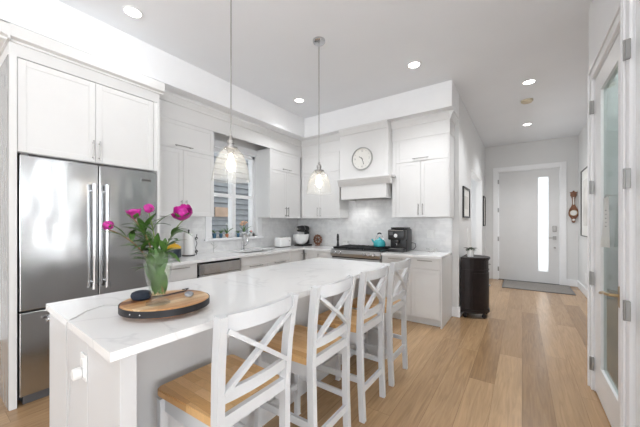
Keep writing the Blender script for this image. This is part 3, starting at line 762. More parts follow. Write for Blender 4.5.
# ------------------------------------------------------------------ bar stools
def make_stool(label):
    t = thing('bar_stool', label, 'stool', (0, 0, 0), 'cross-back bar stools along the island')
    fw = lambda s: [(.200, s*.168, 0), (.187, s*.172, .30), (.183, s*.176, .60), (.195, s*.182, .80), (.222, s*.190, 1.0)]
    for s in (-1, 1):
        pts = [Vector(p) for p in fw(s)]
        fine = []
        for i in range(len(pts)-1):
            for k in range(3): fine.append(pts[i].lerp(pts[i+1], k/3))
        fine.append(pts[-1])
        obj('back_post', MB().sweep(fine, [(-.016, -.019), (.016, -.019), (.016, .019), (-.016, .019)], (1, 0, 0)), 'chair', t)
        obj('leg', MB().bar((-.205, s*.180, 0), (-.198, s*.180, .575), .034, .034, (1, 0, 0)), 'chair', t)
        obj('side_stretcher', MB().bar((-.20, s*.180, .27), (.188, s*.171, .27), .018, .034), 'chair', t)
    # seat with rounded corners
    poly = []
    for cx, cy, a0 in ((.172, .180, 0), (-.222, .200, 90), (-.222, -.200, 180), (.172, -.180, 270)):
        r = .022 if cx > 0 else .03
        for k in range(5):
            a = math.radians(a0+k*22.5); poly.append((cx-(r if cx > 0 else -r)+r*math.cos(a), cy-(r if cy > 0 else -r)+r*math.sin(a)))
    mb = MB().prism(poly, 'z', .582, .614)
    bmesh.ops.bevel(mb.bm, geom=[e for e in mb.bm.edges if abs(e.verts[0].co.z-e.verts[1].co.z) < 1e-5], offset=.005, segments=2, affect='EDGES')
    obj('seat', mb, 'block', t, label='butcher-block wooden seat')
    mb = MB()
    mb.box(-.206, -.190, -.165, .165, .515, .582).box(-.185, .17, .162, .178, .515, .582).box(-.185, .17, -.178, -.162, .515, .582)
    obj('seat_frame', mb, 'chair', t)
    obj('front_stretcher', MB().bar((-.203, -.17, .20), (-.203, .17, .20), .02, .036), 'chair', t)
    obj('rear_stretcher', MB().bar((.190, -.165, .20), (.190, .165, .20), .018, .036), 'chair', t)
    # curved rails
    def rail(x, hw, z, h, bow, name, th=.018):
        pts = [(x+bow*(1-(y/hw)**2), y, z) for y in [hw*(-1+k/6) for k in range(13)]]
        obj(name, MB().sweep(pts, [(-th/2, -h/2), (th/2, -h/2), (th/2, h/2), (-th/2, h/2)]), 'chair', t)
    rail(.216, .178, .968, .062, .032, 'crest_rail', .022)
    rail(.189, .168, .695, .045, .016, 'lower_rail')
    rail(.186, .168, .600, .048, 0, 'seat_rail', .022)
    for i, s in enumerate((-1, 1)):
        a = Vector((.192+.010, s*.166, .712)); b = Vector((.212+.016, -s*.172, .945)); mid = (a+b)/2+Vector((.008 + (.006 if i else -.006), 0, 0))
        obj('cross_brace', MB().sweep([a, a.lerp(mid, .5), mid, mid.lerp(b, .5), b], [(-.009, -.0125), (.009, -.0125), (.009, .0125), (-.009, .0125)], (1, 0, 0)), 'chair', t)
    return t
SX = -1.068
ys = (.805, 1.36, 1.90, 2.42)
st = make_stool('nearest white cross-back bar stool, at the near end of the island')
st.location = (SX, ys[0], 0)
labs = ['white cross-back bar stool, second from the camera', 'white cross-back bar stool, third from the camera', 'farthest white cross-back bar stool, nearest the range']
for y, lb in zip(ys[1:], labs): dup(st, (SX, y, 0), lb)

# ------------------------------------------------------------------ pendants
def make_pendant(label):
    t = thing('pendant_lamp', label, 'lamp', (0, 0, 0), 'glass pendants over the island')
    obj('ceiling_canopy', MB().lathe([(.004, 0), (.062, 0), (.062, -.018), (.055, -.026), (.012, -.03)], (0, 0, ZC), 28), 'chrome', t, True)
    obj('cord', MB().tube([(0, 0, ZC-.028), (0, 0, 1.90)], .0045, 8), 'nickel', t)
    obj('socket', MB().lathe([(.008, 1.925), (.012, 1.915), (.012, 1.90), (.024, 1.89), (.024, 1.868), (.02, 1.865), (.02, 1.850), (.046, 1.842), (.048, 1.828), (.03, 1.824), (.02, 1.80), (.001, 1.80)], (0, 0, 0), 24), 'nickel', t, True)
    o_ = [(.042, 1.838), (.058, 1.825), (.085, 1.79), (.104, 1.74), (.118, 1.68), (.128, 1.625), (.130, 1.610)]
    i_ = [(r-.003, z) for r, z in o_[::-1]]
    obj('glass_shade', MB().lathe(o_+i_, (0, 0, 0), 40, closed=True), 'lampg', t, True)
    obj('bulb', MB().lathe([(.006, 1.80), (.013, 1.79), (.016, 1.77), (.028, 1.735), (.030, 1.715), (.024, 1.69), (.010, 1.675), (.001, 1.673)], (0, 0, 0), 20), 'bulb', t, True)
    return t
pn = make_pendant('glass bell pendant lamp over the near half of the island'); pn.location = (-1.648, 1.277, 0)
dup(pn, (-1.648, 2.332, 0), 'glass bell pendant lamp over the far half of the island')

# ------------------------------------------------------------------ downlights
dl = thing('recessed_downlight', 'recessed ceiling light above the refrigerator', 'ceiling light', (0, 0, ZC), 'recessed ceiling lights')
obj('trim_ring', MB().lathe([(.075, ZC-.001), (.075, ZC-.006), (.062, ZC-.008), (.058, ZC-.001)], (0, 0, 0), 32, closed=True), 'trimw', dl)
obj('lens', MB().lathe([(.058, ZC-.0005), (.058, ZC-.004)], (0, 0, 0), 32), 'led', dl)
spots = [((-2.73, 1.10), ''), ((-2.69, 3.30), 'recessed ceiling light in the corner near the kitchen window'), ((-1.01, 3.31), 'recessed ceiling light in front of the right upper cabinet'),
         ((.073, 4.56), 'recessed ceiling light at the start of the hall'), ((.075, 6.5), 'recessed ceiling light nearest the entry door')]
for i, ((x, y), lb) in enumerate(spots):
    if i == 0: dl.location = (x, y, ZC)
    else: dup(dl, (x, y, ZC), lb)
    l = bpy.data.lights.new('downlight_lamp', 'SPOT'); l.energy = (8 if y < 2 else 34 if x < -2 else 66) if y < 4 else 80; l.color = (.97, .98, 1); l.spot_size = math.radians(130); l.spot_blend = .8; l.shadow_soft_size = .06
    lo = bpy.data.objects.new('downlight_lamp', l); COL.objects.link(lo); lo.location = (x, y, ZC-.03)
sd = thing('smoke_detector', 'round beige smoke detector on the hall ceiling', 'smoke detector', (.06, 5.23, ZC))
M['beige'] = simple('beige plastic', (.62, .54, .40), .5)
obj('body', MB().lathe([(.075, ZC), (.075, ZC-.02), (.06, ZC-.035), (.02, ZC-.038)], (.06, 5.23, 0), 32), 'beige', sd, True)

# ------------------------------------------------------------------ lazy board, vase, flowers
bx_, by_ = -1.330, .676
zb = ZT+.018
bt = thing('serving_board', 'round acacia serving board with black metal band on the island', 'board', (bx_, by_, ZT), rz=0)
BR = .183
obj('wood_disc', MB().lathe([(BR-.004, zb), (BR-.004, zb+.030), (BR-.008, zb+.034)], (bx_, by_, 0), 64), 'board', bt, True)
obj('metal_band', MB().lathe([(BR-.002, zb+.002), (BR, zb+.002), (BR, zb+.030), (BR-.002, zb+.030)], (bx_, by_, 0), 64, closed=True), 'blackm', bt, True)
for a in (-72, -58, 110):
    a = math.radians(a); px, py = bx_+BR*math.cos(a), by_+BR*math.sin(a)
    obj('rivet', MB().ball((px, py, zb+.016), .0035, sub=1), 'chrome', bt)
obj('turntable_foot', MB().lathe([(.13, ZT+.0005), (.13, zb)], (bx_, by_, 0), 40), 'brownw', bt)
ZB = zb+.034
vx, vy = -1.280, .614
vs = thing('glass_vase', 'cut glass footed vase of peonies on the serving board', 'vase', (vx, vy, ZB))
hv = .222
def R8(r, a, z): # fluting
    return r*(1+.035*math.cos(8*a+z*18))
prof = [(.046, .0), (.048, .004), (.040, .012), (.026, .018), (.024, .026), (.030, .036), (.036, .065), (.044, .10), (.051, .14), (.054, .17), (.056, .20), (.0565, hv)]
mb = MB(); n = 48; rings = []
for side, pr_ in ((0, prof), (1, prof[::-1][:8])):
    for r, h in pr_:
        rr = r if side == 0 else r-.004
        rings.append([mb.bm.verts.new((vx+R8(rr, 2*PI*j/n, h)*math.cos(2*PI*j/n), vy+R8(rr, 2*PI*j/n, h)*math.sin(2*PI*j/n), ZB+h)) for j in range(n)])
for i in range(len(rings)-1):
    for j in range(n): mb.bm.faces.new((rings[i][j], rings[i][(j+1) % n], rings[i+1][(j+1) % n], rings[i+1][j]))
mb.bm.faces.new(rings[0][::-1]); mb.bm.faces.new(rings[-1])
obj('vase_body', mb, 'vaseg', vs, True)
obj('water', MB().lathe([(.025, .040), (.031, .065), (.038, .10), (.045, .135), (.048, .16)], (vx, vy, ZB), 32), 'water', vs, True)
# flowers: stem end points measured along the camera's right (u) and up (v) from the vase mouth centre
Fd = Vector((-.5743, .8187, 0)); Rt = Vector((.8187, .5743, 0))
def vp(u, v, d=0): return Vector((vx, vy, ZB+hv)) + Rt*u + Fd*d + Vector((0, 0, v))
def curve(p0, p1, p2, n=10):
    return [p0*(1-t)**2 + p1*2*t*(1-t) + p2*t*t for t in [k/n for k in range(n+1)]]
def blossom(mb, c, r, up, layers=4, n=8, openn=1.0, seed=0):
    rnd = random.Random(seed); up = Vector(up).normalized()
    q = Vector((0, 0, 1)).rotation_difference(up)
    rnd.random()
    for L in range(layers):
        f = (L+1)/layers
        for k in range(n):
            a = 2*PI*(k+.5*L)/n + rnd.uniform(-.2, .2)
            pr = r*(.45+.6*f)*rnd.uniform(.85, 1.1); curl = openn*(.25+.75*f)
            W_ = pr*.62; rows = []
            for i in range(5):
                t = i/4; th = t*PI*.5*(.7+.5*curl)
                rad = pr*math.sin(th)*(.55+.55*curl)*1.0; h = pr*(1-math.cos(th*.9))*(1.25-.55*curl)-r*.35
                row = []
                for j in range(5):
                    s = (j-2)/2; ww = W_*math.sin(PI*(.12+.80*t))*s
                    ruff = rnd.uniform(-.06, .06)*r*(t > .6)
                    ca, sa = math.cos(a), math.sin(a)
                    rr = rad - abs(s)*abs(ww)*.35
                    p = Vector((ca*rr - sa*ww, sa*rr + ca*ww, h+ruff))
                    row.append(mb.bm.verts.new(Vector(c)+q@p))
                rows.append(row)
            for i in range(4):
                for j in range(4): mb.bm.faces.new((rows[i][j], rows[i][j+1], rows[i+1][j+1], rows[i+1][j]))
def bud(mb, c, r, seed=0):
    rnd = random.Random(seed)
    ret = bmesh.ops.create_icosphere(mb.bm, subdivisions=3, radius=1)
    for v in ret['verts']:
        d = v.co.normalized(); a = math.atan2(d.y, d.x)
        k = 1+.08*math.sin(a*5+d.z*4+seed)+.06*noise.noise(d*4+Vector((seed, 0, 0)))
        v.co = Vector(c)+Vector((d.x*r*k, d.y*r*k, d.z*r*.95*k))
def leaf(mb, p, d, L, w, up=(0, 0, 1), droop=.3):
    d = Vector(d).normalized(); u = Vector(up); a = d.cross(u)
    if a.length < .1: a = d.cross(Vector((1, 0, 0)))
    a.normalize(); nrm = a.cross(d).normalized(); n = 7; rows = []
    for i in range(n+1):
        t = i/n; ww = w*math.sin(PI*min(1, t*.94+.03))**.8*(1-.25*t)
        c0 = Vector(p)+d*L*t - nrm*droop*L*t*t
        rows.append([mb.bm.verts.new(c0-a*ww+nrm*ww*.3), mb.bm.verts.new(c0), mb.bm.verts.new(c0+a*ww+nrm*ww*.3)])
    for i in range(n):
        for j in range(2): mb.bm.faces.new((rows[i][j], rows[i][j+1], rows[i+1][j+1], rows[i+1][j]))
base_px = (155.5, 253)
k_ = 1.248/288
fl = [  # px x, px y, radius, kind, depth
    (111, 226.5, .026, 'bud', -.03, 'deep pink peony bud leaning far left over the vase', 'pink'),
    (121.5, 214.5, .022, 'bud', .05, 'dusky rose peony bud at upper left of the vase', 'pink2'),
    (131.5, 214.5, .036, 'half', .0, 'magenta half-open peony at upper left of the vase', 'pink'),
    (143.5, 209.5, .026, 'bud', .02, 'rose pink peony bud rising straight above the vase', 'pink'),
    (180.5, 214.5, .043, 'open', .0, 'large open magenta peony to the right of the vase', 'pink')]
for i, (px, py, r, kind, dd, lb, mt) in enumerate(fl):
    u = (px-base_px[0])*k_; v = (base_px[1]-py)*k_
    tip = vp(u, v, dd); p0 = Vector((vx-Rt.x*u*.12, vy-Rt.y*u*.12, ZB+.05)); p1 = vp(u*.22, v*.32+.01, dd*.3)
    f_ = thing('peony', lb, 'flower', tuple(p0), 'cut peonies in the glass vase')
    cv = curve(p0, p1, tip-Vector((0, 0, r*.7)), 12)
    obj('stem', MB().tube(cv, .0030, 7, .0022), 'stemr' if i in (0, 1, 2) else 'stem', f_, True)
    mb = MB()
    if kind == 'bud': bud(mb, tip, r*.78, i); blossom(mb, tip-Vector((0, 0, r*.25)), r*1.05, (u*2, -.1, 1), 3, 6, .12, i)
    elif kind == 'half': blossom(mb, tip, r, (.1, -.2, 1), 4, 8, .35, i); bud(mb, tip-Vector((0, 0, r*.1)), r*.6, i)
    else: blossom(mb, tip-Vector((0, 0, r*.1)), r, (.45, -.6, .75), 5, 10, .75, i); bud(mb, tip, r*.5, i)
    obj('bloom', mb, mt, f_, True)
    mb = MB()
    rnd = random.Random(i+20)
    for k in range(4): leaf(mb, tip-Vector((0, 0, r*.75)), (math.cos(k*1.6), math.sin(k*1.6), .3), r*1.1, r*.4, droop=-.4)
    obj('sepals', mb, 'green', f_, True)
    mb = MB()
    for k in range(18):
        t = 3+rnd.randint(0, 6); p = cv[t]
        s = 1 if u > 0 else -1
        dirv = Rt*rnd.uniform(-.7, .7) + Rt*s*.45 + Fd*rnd.uniform(-.6, .6) + Vector((0, 0, rnd.uniform(.15, .95)))
        leaf(mb, p, dirv, rnd.uniform(.06, .11), rnd.uniform(.010, .016), droop=rnd.uniform(.1, .7))
    for k in range(10):
        p = cv[rnd.randint(1, 4)]
        dirv = Rt*rnd.uniform(-.35, .35)+Fd*rnd.uniform(-.3, .3)+Vector((0, 0, 1))
        leaf(mb, Vector((vx, vy, ZB+.04+.014*k)) + Rt*rnd.uniform(-.02, .02) + Fd*rnd.uniform(-.015, .015), dirv, rnd.uniform(.07, .1), .013, (1, 0, 0), .1)
    obj('leaves', mb, 'green', f_, True)

# speaker puck, stone, cords
sp = thing('smart_speaker', 'small dark blue fabric speaker puck beside the vase', 'speaker', (-1.413, .604, ZB))
qx, qy = -1.413, .604
obj('body', MB().lathe([(.026, 0), (.035, .004), (.041, .014), (.042, .022), (.038, .032), (.025, .038), (.001, .040)], (qx, qy, ZB), 32), simple('navy fabric', (.012, .02, .035), .8, 0, .2, 80), sp, True)
pts = [(qx+.03, qy+.03, ZB+.01), (-1.37, .70, ZB+.006), (-1.36, .78, ZB+.012), (-1.39, .815, ZB+.014), (-1.42, .80, ZB+.006)]
obj('cord', MB().tube(pts[:5], .0025, 6), 'black', sp)
tag(obj('stone', MB().ball((-1.277, .752, ZB+.0135), .021, (1.1, .9, .62), 3), 'stone', origin=(-1.277, .752, ZB)), 'smooth grey speckled stone on the serving board', 'stone')
# white cord over the worktop edge and down the end panel
pts = []
P0 = [(-1.475, .625, ZT+.003), (-1.56, .60, ZT+.003), (-1.64, .53, ZT+.003), (-1.60, .455, ZT+.003), (-1.53, .40, ZT+.003), (-1.51, .376, ZT+.0035), (-1.507, .366, ZT-.004), (-1.512, .364, .89), (-1.53, e0-.02, .84), (-1.555, e0-.013, .74), (-1.565, e0-.010, .60), (-1.57, e0-.010, .40), (-1.56, e0-.014, .15), (-1.56, e0-.02, .02)]
tag(obj('charging_cable', MB().tube(P0, .0020, 6), 'cable', origin=(-1.64, e0-.02, .0)), 'thin pale cord running over the island edge and down its end', 'cord')

# ------------------------------------------------------------------ counter items
Zc = CT1
def item(name, label, cat, loc, group=None): return thing(name, label, cat, loc, group)
# toaster
x, y = -3.38, 3.70
t = item('toaster', 'white two-slot toaster in the corner beside the stand mixer', 'toaster', (x, y, Zc))
obj('body', MB().box(x-.08, x+.08, y-.135, y+.135, Zc+.01, Zc+.17, .025, 4), 'porc', t, True)
for s in (-.03, .03): obj('slot', MB().box(x+s-.012, x+s+.012, y-.10, y+.10, Zc+.168, Zc+.1715), 'black', t)
obj('lever', MB().box(x+.08, x+.10, y+.06, y+.085, Zc+.10, Zc+.115, .004), 'chrome', t)
obj('foot', MB().box(x-.07, x+.07, y-.12, y+.12, Zc, Zc+.01), 'black', t)
# stand mixer
x, y = -3.27, 4.13
t = item('stand_mixer', 'black stand mixer with a white ceramic bowl in the corner', 'mixer', (x, y, Zc))
obj('base', MB().box(x-.11, x+.11, y-.13, y+.13, Zc, Zc+.03, .012, 3), 'black', t, True)
obj('column', MB().box(x-.04, x+.04, y+.07, y+.14, Zc+.03, Zc+.26, .015, 3), 'black', t, True)
obj('head', MB().lathe([(.01, -.16), (.05, -.14), (.062, -.05), (.062, .06), (.05, .12), (.01, .14)], (x, y, Zc+.31), 20, 'y'), 'black', t, True)
obj('attachment_hub', MB().lathe([(.022, -.175), (.022, -.155)], (x, y, Zc+.31), 16, 'y'), 'chrome', t, True)
obj('head_band', MB().lathe([(.0635, -.03), (.0635, -.02)], (x, y, Zc+.31), 20, 'y'), 'chrome', t, True)
bw = obj('bowl', MB().lathe([(.05, .032), (.06, .04), (.10, .07), (.130, .12), (.142, .19), (.146, .215), (.140, .215), (.124, .12), (.09, .075), (.01, .06)], (x, y-.06, Zc), 32), 'porc', t, True)
pts = [(x-.136-.045*math.sin(a)*.9, y-.075, Zc+.135-.05*math.cos(a)) for a in [PI*k/8 for k in range(9)]]
obj('bowl_handle', MB().tube(pts, .009, 8), 'porc', bw, True)
# carved brown trivet / wreath
x, y = -3.09, 4.33
t = item('carved_wood_ornament', 'round pierced brown wooden ornament standing against the tiles', 'ornament', (x, y, Zc))
mb = MB()
for k in range(12):
    a = 2*PI*k/12
    mb.lathe([(.010, -.010), (.020, -.007), (.023, 0), (.020, .007), (.010, .010)], (x+.078*math.cos(a), y, Zc+.108+.078*math.sin(a)), 12, 'y')
for k in range(6):
    a = 2*PI*(k+.5)/6
    mb.bar((x+.015*math.cos(a), y, Zc+.108+.015*math.sin(a)), (x+.06*math.cos(a), y, Zc+.108+.06*math.sin(a)), .014, .014, (0, 1, 0), 0)
mb.lathe([(.012, -.012), (.024, -.008), (.024, .008), (.012, .012)], (x, y, Zc+.108), 14, 'y')
obj('carving', mb, 'brownw', t, True)
obj('stand', MB().box(x-.04, x+.04, y-.03, y+.03, Zc, Zc+.012, .003), 'brownw', t)
# pepper mill and white box left of the range
x, y = -2.56, 4.18
t = item('pepper_mill', 'tall black pepper mill left of the range', 'pepper mill', (x, y, Zc))
obj('base', MB().lathe([(.028, 0), (.028, .02), (.020, .06), (.016, .10), (.022, .14), (.024, .15)], (x, y, Zc), 20), 'black', t, True)
obj('top', MB().lathe([(.022, .152), (.022, .19), (.018, .22), (.008, .235), (.001, .236)], (x, y, Zc), 20), 'black', t, True)
x, y = -2.49, 4.33
t = item('sugar_bowl', 'small white lidded dish beside the pepper mill', 'dish', (x, y, Zc))
obj('dish', MB().box(x-.045, x+.04, y-.035, y+.035, Zc, Zc+.085, .008, 2), 'porc', t, True)
obj('lid', MB().box(x-.047, x+.042, y-.037, y+.037, Zc+.086, Zc+.10, .004, 2), 'porc', t, True)
# kettle on the range
x, y, z = -1.79, 4.14, .956
t = item('kettle', 'teal enamel kettle standing on the range', 'kettle', (x, y, z))
obj('body', MB().lathe([(.075, 0), (.090, .012), (.094, .04), (.086, .075), (.062, .105), (.035, .118), (.034, .12)], (x, y, z), 32), 'teal', t, True)
obj('lid', MB().lathe([(.034, .118), (.032, .126), (.012, .13), (.012, .145), (.001, .148)], (x, y, z), 24), 'teal', t, True)
obj('spout', MB().tube([(x-.07, y-.01, z+.05), (x-.10, y-.015, z+.085), (x-.118, y-.018, z+.115)], .017, 12, .010), 'teal', t, True)
hb = [(x+.062*math.cos(a), y, z+.085+.125*math.sin(a)) for a in [PI*(.06+.88*k/12) for k in range(13)]]
obj('bail', MB().tube(hb, .004, 8), 'chrome', t, True)
obj('grip', MB().tube(hb[4:9], .011, 10), 'black', t, True)
# espresso machine
x0, x1, y0, y1 = -1.60, -1.35, 3.97, 4.33
t = item('coffee_machine', 'black espresso machine on the worktop right of the range', 'coffee machine', ((x0+x1)/2, (y0+y1)/2, Zc))
obj('body', MB().box(x0, x1, y0+.12, y1, Zc, Zc+.33, .02, 3).box(x0, x1, y0+.02, y0+.14, Zc+.17, Zc+.32, .02, 3), 'black', t, True)
obj('top_tray', MB().box(x0+.04, x1-.015, y0+.04, y1-.03, Zc+.33, Zc+.352, .008, 2), 'black', t, True)
obj('drip_tray', MB().box(x0+.01, x1-.01, y0, y0+.12, Zc, Zc+.045, .008, 2), 'black', t, True)
obj('grid', MB().box(x0+.03, x1-.03, y0+.012, y0+.10, Zc+.045, Zc+.049), 'nickel', t)
obj('coffee_spout', MB().box(x0+.10, x1-.10, y0+.03, y0+.10, Zc+.12, Zc+.17, .008, 2), 'black', t, True)
obj('spout_tip', MB().lathe([(.008, .095), (.008, .12)], (x0+.12, y0+.065, Zc), 10), 'chrome', t)
obj('dial', MB().lathe([(.026, -.014), (.028, 0)], ((x0+x1)/2, y0+.02, Zc+.235), 24, 'y'), 'chrome', t, True)
obj('display', MB().box(x0+.025, x0+.08, y0+.016, y0+.021, Zc+.24, Zc+.29, .002), 'dgrey', t)
obj('button_row', MB().box(x0+.02, x1-.02, y0+.017, y0+.021, Zc+.305, Zc+.31), 'nickel', t)
pts = [(-1.40, 4.31, Zc+.06), (-1.35, 4.33, Zc+.12), (-1.31, 4.35, Zc+.11), (-1.30, 4.35, Zc+.06), (-1.33, 4.33, Zc+.02), (-1.37, 4.33, Zc+.012)]
obj('cord', MB().tube(pts, .005, 8), 'black', t, True)
# glass bowl on the right worktop
x, y = -1.02, 4.12
t = item('glass_bowl', 'small clear glass bowl near the end of the right worktop', 'bowl', (x, y, Zc))
obj('bowl', MB().lathe([(.030, 0), (.045, .015), (.068, .05), (.074, .07), (.071, .07), (.060, .045), (.04, .018), (.001, .012)], (x, y, Zc), 28), 'lampg', t, True)
# outlets on the backsplash
for x_, lb in ((-1.10, 'white double outlet plate on the tiles above the glass bowl'),):
    t = thing('wall_outlet', lb, 'outlet', (x_, YB-.01, 1.16))
    obj('plate', MB().box(x_-.055, x_+.055, YB-.015, YB-.008, 1.10, 1.22, .003), 'whitepl', t)
    for s in (-.025, .025): obj('socket', MB().box(x_+s-.015, x_+s+.015, YB-.018, YB-.014, 1.13, 1.19, .003), 'porc', t)
# paper towel
x, y = -3.47, 2.04
t = item('paper_towel_holder', 'paper towel roll on a scrolled metal stand left of the sink', 'paper towel', (x, y, Zc))
obj('roll', MB().lathe([(.018, .014), (.060, .014), (.060, .285), (.018, .285)], (x, y, Zc), 32, closed=True), 'paper', t, True)
obj('stand', MB().lathe([(.075, 0), (.075, .008), (.01, .010), (.008, .31), (.014, .32), (.001, .335)], (x, y, Zc), 24), 'blackm', t, True)
sc = [(x+.025, y+.085, Zc+.005)]
for k in range(30):
    z = Zc+.01+.26*k/29; sc.append((x+.03, y+.085+.008*math.sin(k*.5), z))
obj('scroll_arm', MB().tube(sc, .004, 6), 'blackm', t)
for zc_ in (Zc+.045, Zc+.215):
    obj('scroll', MB().tube([(x+.03, y+.085+.02*math.cos(a)*(1-a/16), zc_+.02*math.sin(a)*(1-a/16)) for a in [k*.5 for k in range(22)]], .0035, 6), 'blackm', t)
# yellow-lidded canister
x, y = -3.42, 1.82
t = item('canister', 'dark blue canister with a yellow lid behind the peonies', 'canister', (x, y, Zc))
obj('pot', MB().lathe([(.075, 0), (.082, .01), (.082, .10), (.076, .105)], (x, y, Zc), 28), simple('navy tin', (.02, .035, .05), .4), t, True)
obj('lid', MB().lathe([(.080, .106), (.080, .13), (.05, .155), (.02, .165), (.018, .185), (.001, .19)], (x, y, Zc), 28), 'yellow', t, True)
# glass ornament tree by the sink
x, y = -3.50, 2.42
t = item('glass_jewelry_tree', 'small clear glass ornament standing left of the faucet', 'ornament', (x, y, Zc))
mb = MB().lathe([(.045, 0), (.045, .006), (.008, .012), (.006, .15), (.001, .152)], (x, y, Zc), 20)
for k in range(6):
    a = k*1.05; mb.tube([(x, y, Zc+.05+.015*k), (x+.05*math.cos(a), y+.05*math.sin(a), Zc+.085+.015*k)], .004, 6)
obj('ornament', mb, 'lampg', t, True)
# window sill plants
def petals(mb, c, r, n, seed):
    rnd = random.Random(seed)
    for k in range(n):
        d = Vector((rnd.uniform(-1, 1), rnd.uniform(-1, 1), rnd.uniform(-.3, 1))).normalized()
        mb.ball(Vector(c)+d*r*rnd.uniform(.4, 1), r*rnd.uniform(.2, .32), (1, 1, .6), 1)
def pot(name, label, x, y, pr_, ph, pm, fm, fh, fr_, n, seed):
    t = thing(name, label, 'plant', (x, y, wz0), 'pots on the window sill')
    obj('pot', MB().lathe([(pr_*.7, 0), (pr_, ph*.9), (pr_, ph), (pr_*.85, ph), (pr_*.8, ph*.85), (.001, ph*.8)], (x, y, wz0), 20), pm, t, True)
    mb = MB(); petals(mb, (x, y, wz0+fh), fr_, n, seed); obj('flowers', mb, fm, t, True)
    mb = MB(); rnd = random.Random(seed)
    for k in range(8):
        a = rnd.uniform(0, 6.28); leaf(mb, (x, y, wz0+ph*.9), (math.cos(a)*.6, math.sin(a)*.6, 1), fh*.8, .010, droop=.4)
    mb.tube([(x, y, wz0+ph*.8), (x, y, wz0+fh)], .003, 6)
    obj('foliage', mb, 'green', t, True)
xs = XL-.008
pot('potted_flower', 'small blue pot with leafy sprigs, leftmost on the window sill', xs, 2.53, .030, .07, 'blue', 'blue', .11, .03, 8, 1)
pot('potted_flower', 'small dark teal pot left of the window mullion', xs, 2.64, .028, .065, 'blue', 'green', .10, .025, 10, 2)
pot('potted_flower', 'terracotta pot with small white blossoms left of the mullion', xs, 2.745, .026, .055, 'terra', 'porc', .19, .03, 9, 3)
pot('potted_flower', 'white pot of tall peach blossoms right of the mullion', xs, 3.07, .032, .075, 'porc', 'peach', .20, .062, 26, 4)
pot('potted_flower', 'dark pot at the right foot of the mullion', xs, 2.955, .026, .06, 'blue', 'green', .08, .02, 8, 5)
pot('potted_flower', 'white pot with red blossoms at the right end of the sill', xs, 3.215, .028, .055, 'porc', 'red', .075, .026, 12, 6)
t = thing('saucer', 'low white dish lying on the window sill', 'dish', (xs, 2.68, wz0))
t.location = (XL+.022, 2.70, wz0)
obj('dish', MB().lathe([(.012, 0), (.02, .004), (.021, .012), (.001, .006)], (XL+.022, 2.70, wz0), 18), 'porc', t, True)

# ------------------------------------------------------------------ hall: cabinet, plant, frames, mat, barometer
hx, hy_ = -.565+.02, 4.68
t = thing('hall_cabinet', 'round-fronted espresso cabinet standing against the hall wall', 'cabinet', (hx, hy_, 0))
def dpoly(x0, x1, yc, hw, n=16):
    # flat back on the wall (x0), curved front bulging to +x
    pts = [(x0, yc-hw), ]
    for k in range(n+1):
        a = -PI/2+PI*k/n; pts.append((x0+.06+(x1-x0-.06)*math.cos(a), yc+hw*math.sin(a)))
    pts.append((x0, yc+hw)); return pts
hxb = XH+.018
obj('body', MB().prism(dpoly(hxb, -.385, hy_, .235), 'z', .09, .80), 'dark', t)
obj('top', MB().prism(dpoly(hxb, -.365, hy_, .255), 'z', .815, .84), 'dark', t)
obj('top_moulding', MB().prism(dpoly(hxb, -.375, hy_, .245), 'z', .80, .815), 'dark', t)
obj('base_moulding', MB().prism(dpoly(hxb, -.370, hy_, .248), 'z', .075, .115), 'dark', t)
obj('drawer_band', MB().prism(dpoly(hxb, -.378, hy_, .242), 'z', .655, .672), 'dark', t)
dr = obj('door', MB().sweep([(hxb+.06+(-.382-hxb-.06)*math.cos(a), hy_+.238*math.sin(a), .385) for a in [-1.25+2.5*k/12 for k in range(13)]], [(-.004, -.24), (.004, -.24), (.004, .24), (-.004, .24)]), 'dark', t, True)
obj('knob', MB().ball((-.372, hy_-.02, .45), .013), 'nickel', dr, True)
obj('knob', MB().ball((-.372, hy_, .74), .013), 'nickel', t, True)
for (fx_, fy_) in ((hxb+.05, hy_-.19), (hxb+.05, hy_+.19), (-.43, hy_-.12), (-.43, hy_+.12)):
    obj('foot', MB().lathe([(.018, 0), (.030, .02), (.026, .045), (.016, .06), (.024, .075)], (fx_, fy_, 0), 16), 'dark', t, True)
px_, py_ = -.60, 4.58
t = thing('potted_plant', 'small dark-leaved plant in a white pot on the hall cabinet', 'plant', (px_, py_, .84))
obj('pot', MB().lathe([(.040, 0), (.052, .10), (.050, .112), (.044, .112), (.04, .10), (.001, .095)], (px_, py_, .84), 24), 'porc', t, True)
mb = MB(); rnd = random.Random(3)
for k in range(34):
    a = rnd.uniform(0, 6.28); e = rnd.uniform(.1, 1.0)
    leaf(mb, (px_, py_, .945), (math.cos(a), math.sin(a), e), rnd.uniform(.06, .10), .014, droop=.5)
obj('foliage', mb, simple('dark succulent', (.05, .07, .04), .5, 0, .4, 30), t, True)
t = thing('taper_vase', 'thin white taper standing behind the plant on the hall cabinet', 'candle', (-.655, 4.74, .84))
obj('taper', MB().lathe([(.016, 0), (.016, .01), (.006, .02), (.0055, .40), (.001, .405)], (-.655, 4.74, .84), 12), 'porc', t, True)
def frame_x(name, label, cat, x, y0, y1, z0, z1, fw, fmat, art, d=.025, s=1):
    t = thing(name, label, cat, (x, (y0+y1)/2, z0))
    a, b = (x, x+s*d) if s > 0 else (x-d, x)
    mb = MB().box(a, b, y0, y0+fw, z0, z1, .002).box(a, b, y1-fw, y1, z0, z1, .002).box(a, b, y0+fw, y1-fw, z0, z0+fw, .002).box(a, b, y0+fw, y1-fw, z1-fw, z1, .002)
    obj('frame', mb, fmat, t)
    m0, m1 = (x, x+.010) if s > 0 else (x-.010, x)
    obj('mat_board', MB().box(m0, m1, y0+fw, y1-fw, z0+fw, z1-fw), 'dial', t)
    k = (y1-y0)*.2
    q0, q1 = (x+.010, x+.012) if s > 0 else (x-.012, x-.010)
    obj('artwork', MB().box(q0, q1, y0+k, y1-k, z0+k*1.1, z1-k*1.1), art, t)
    return t
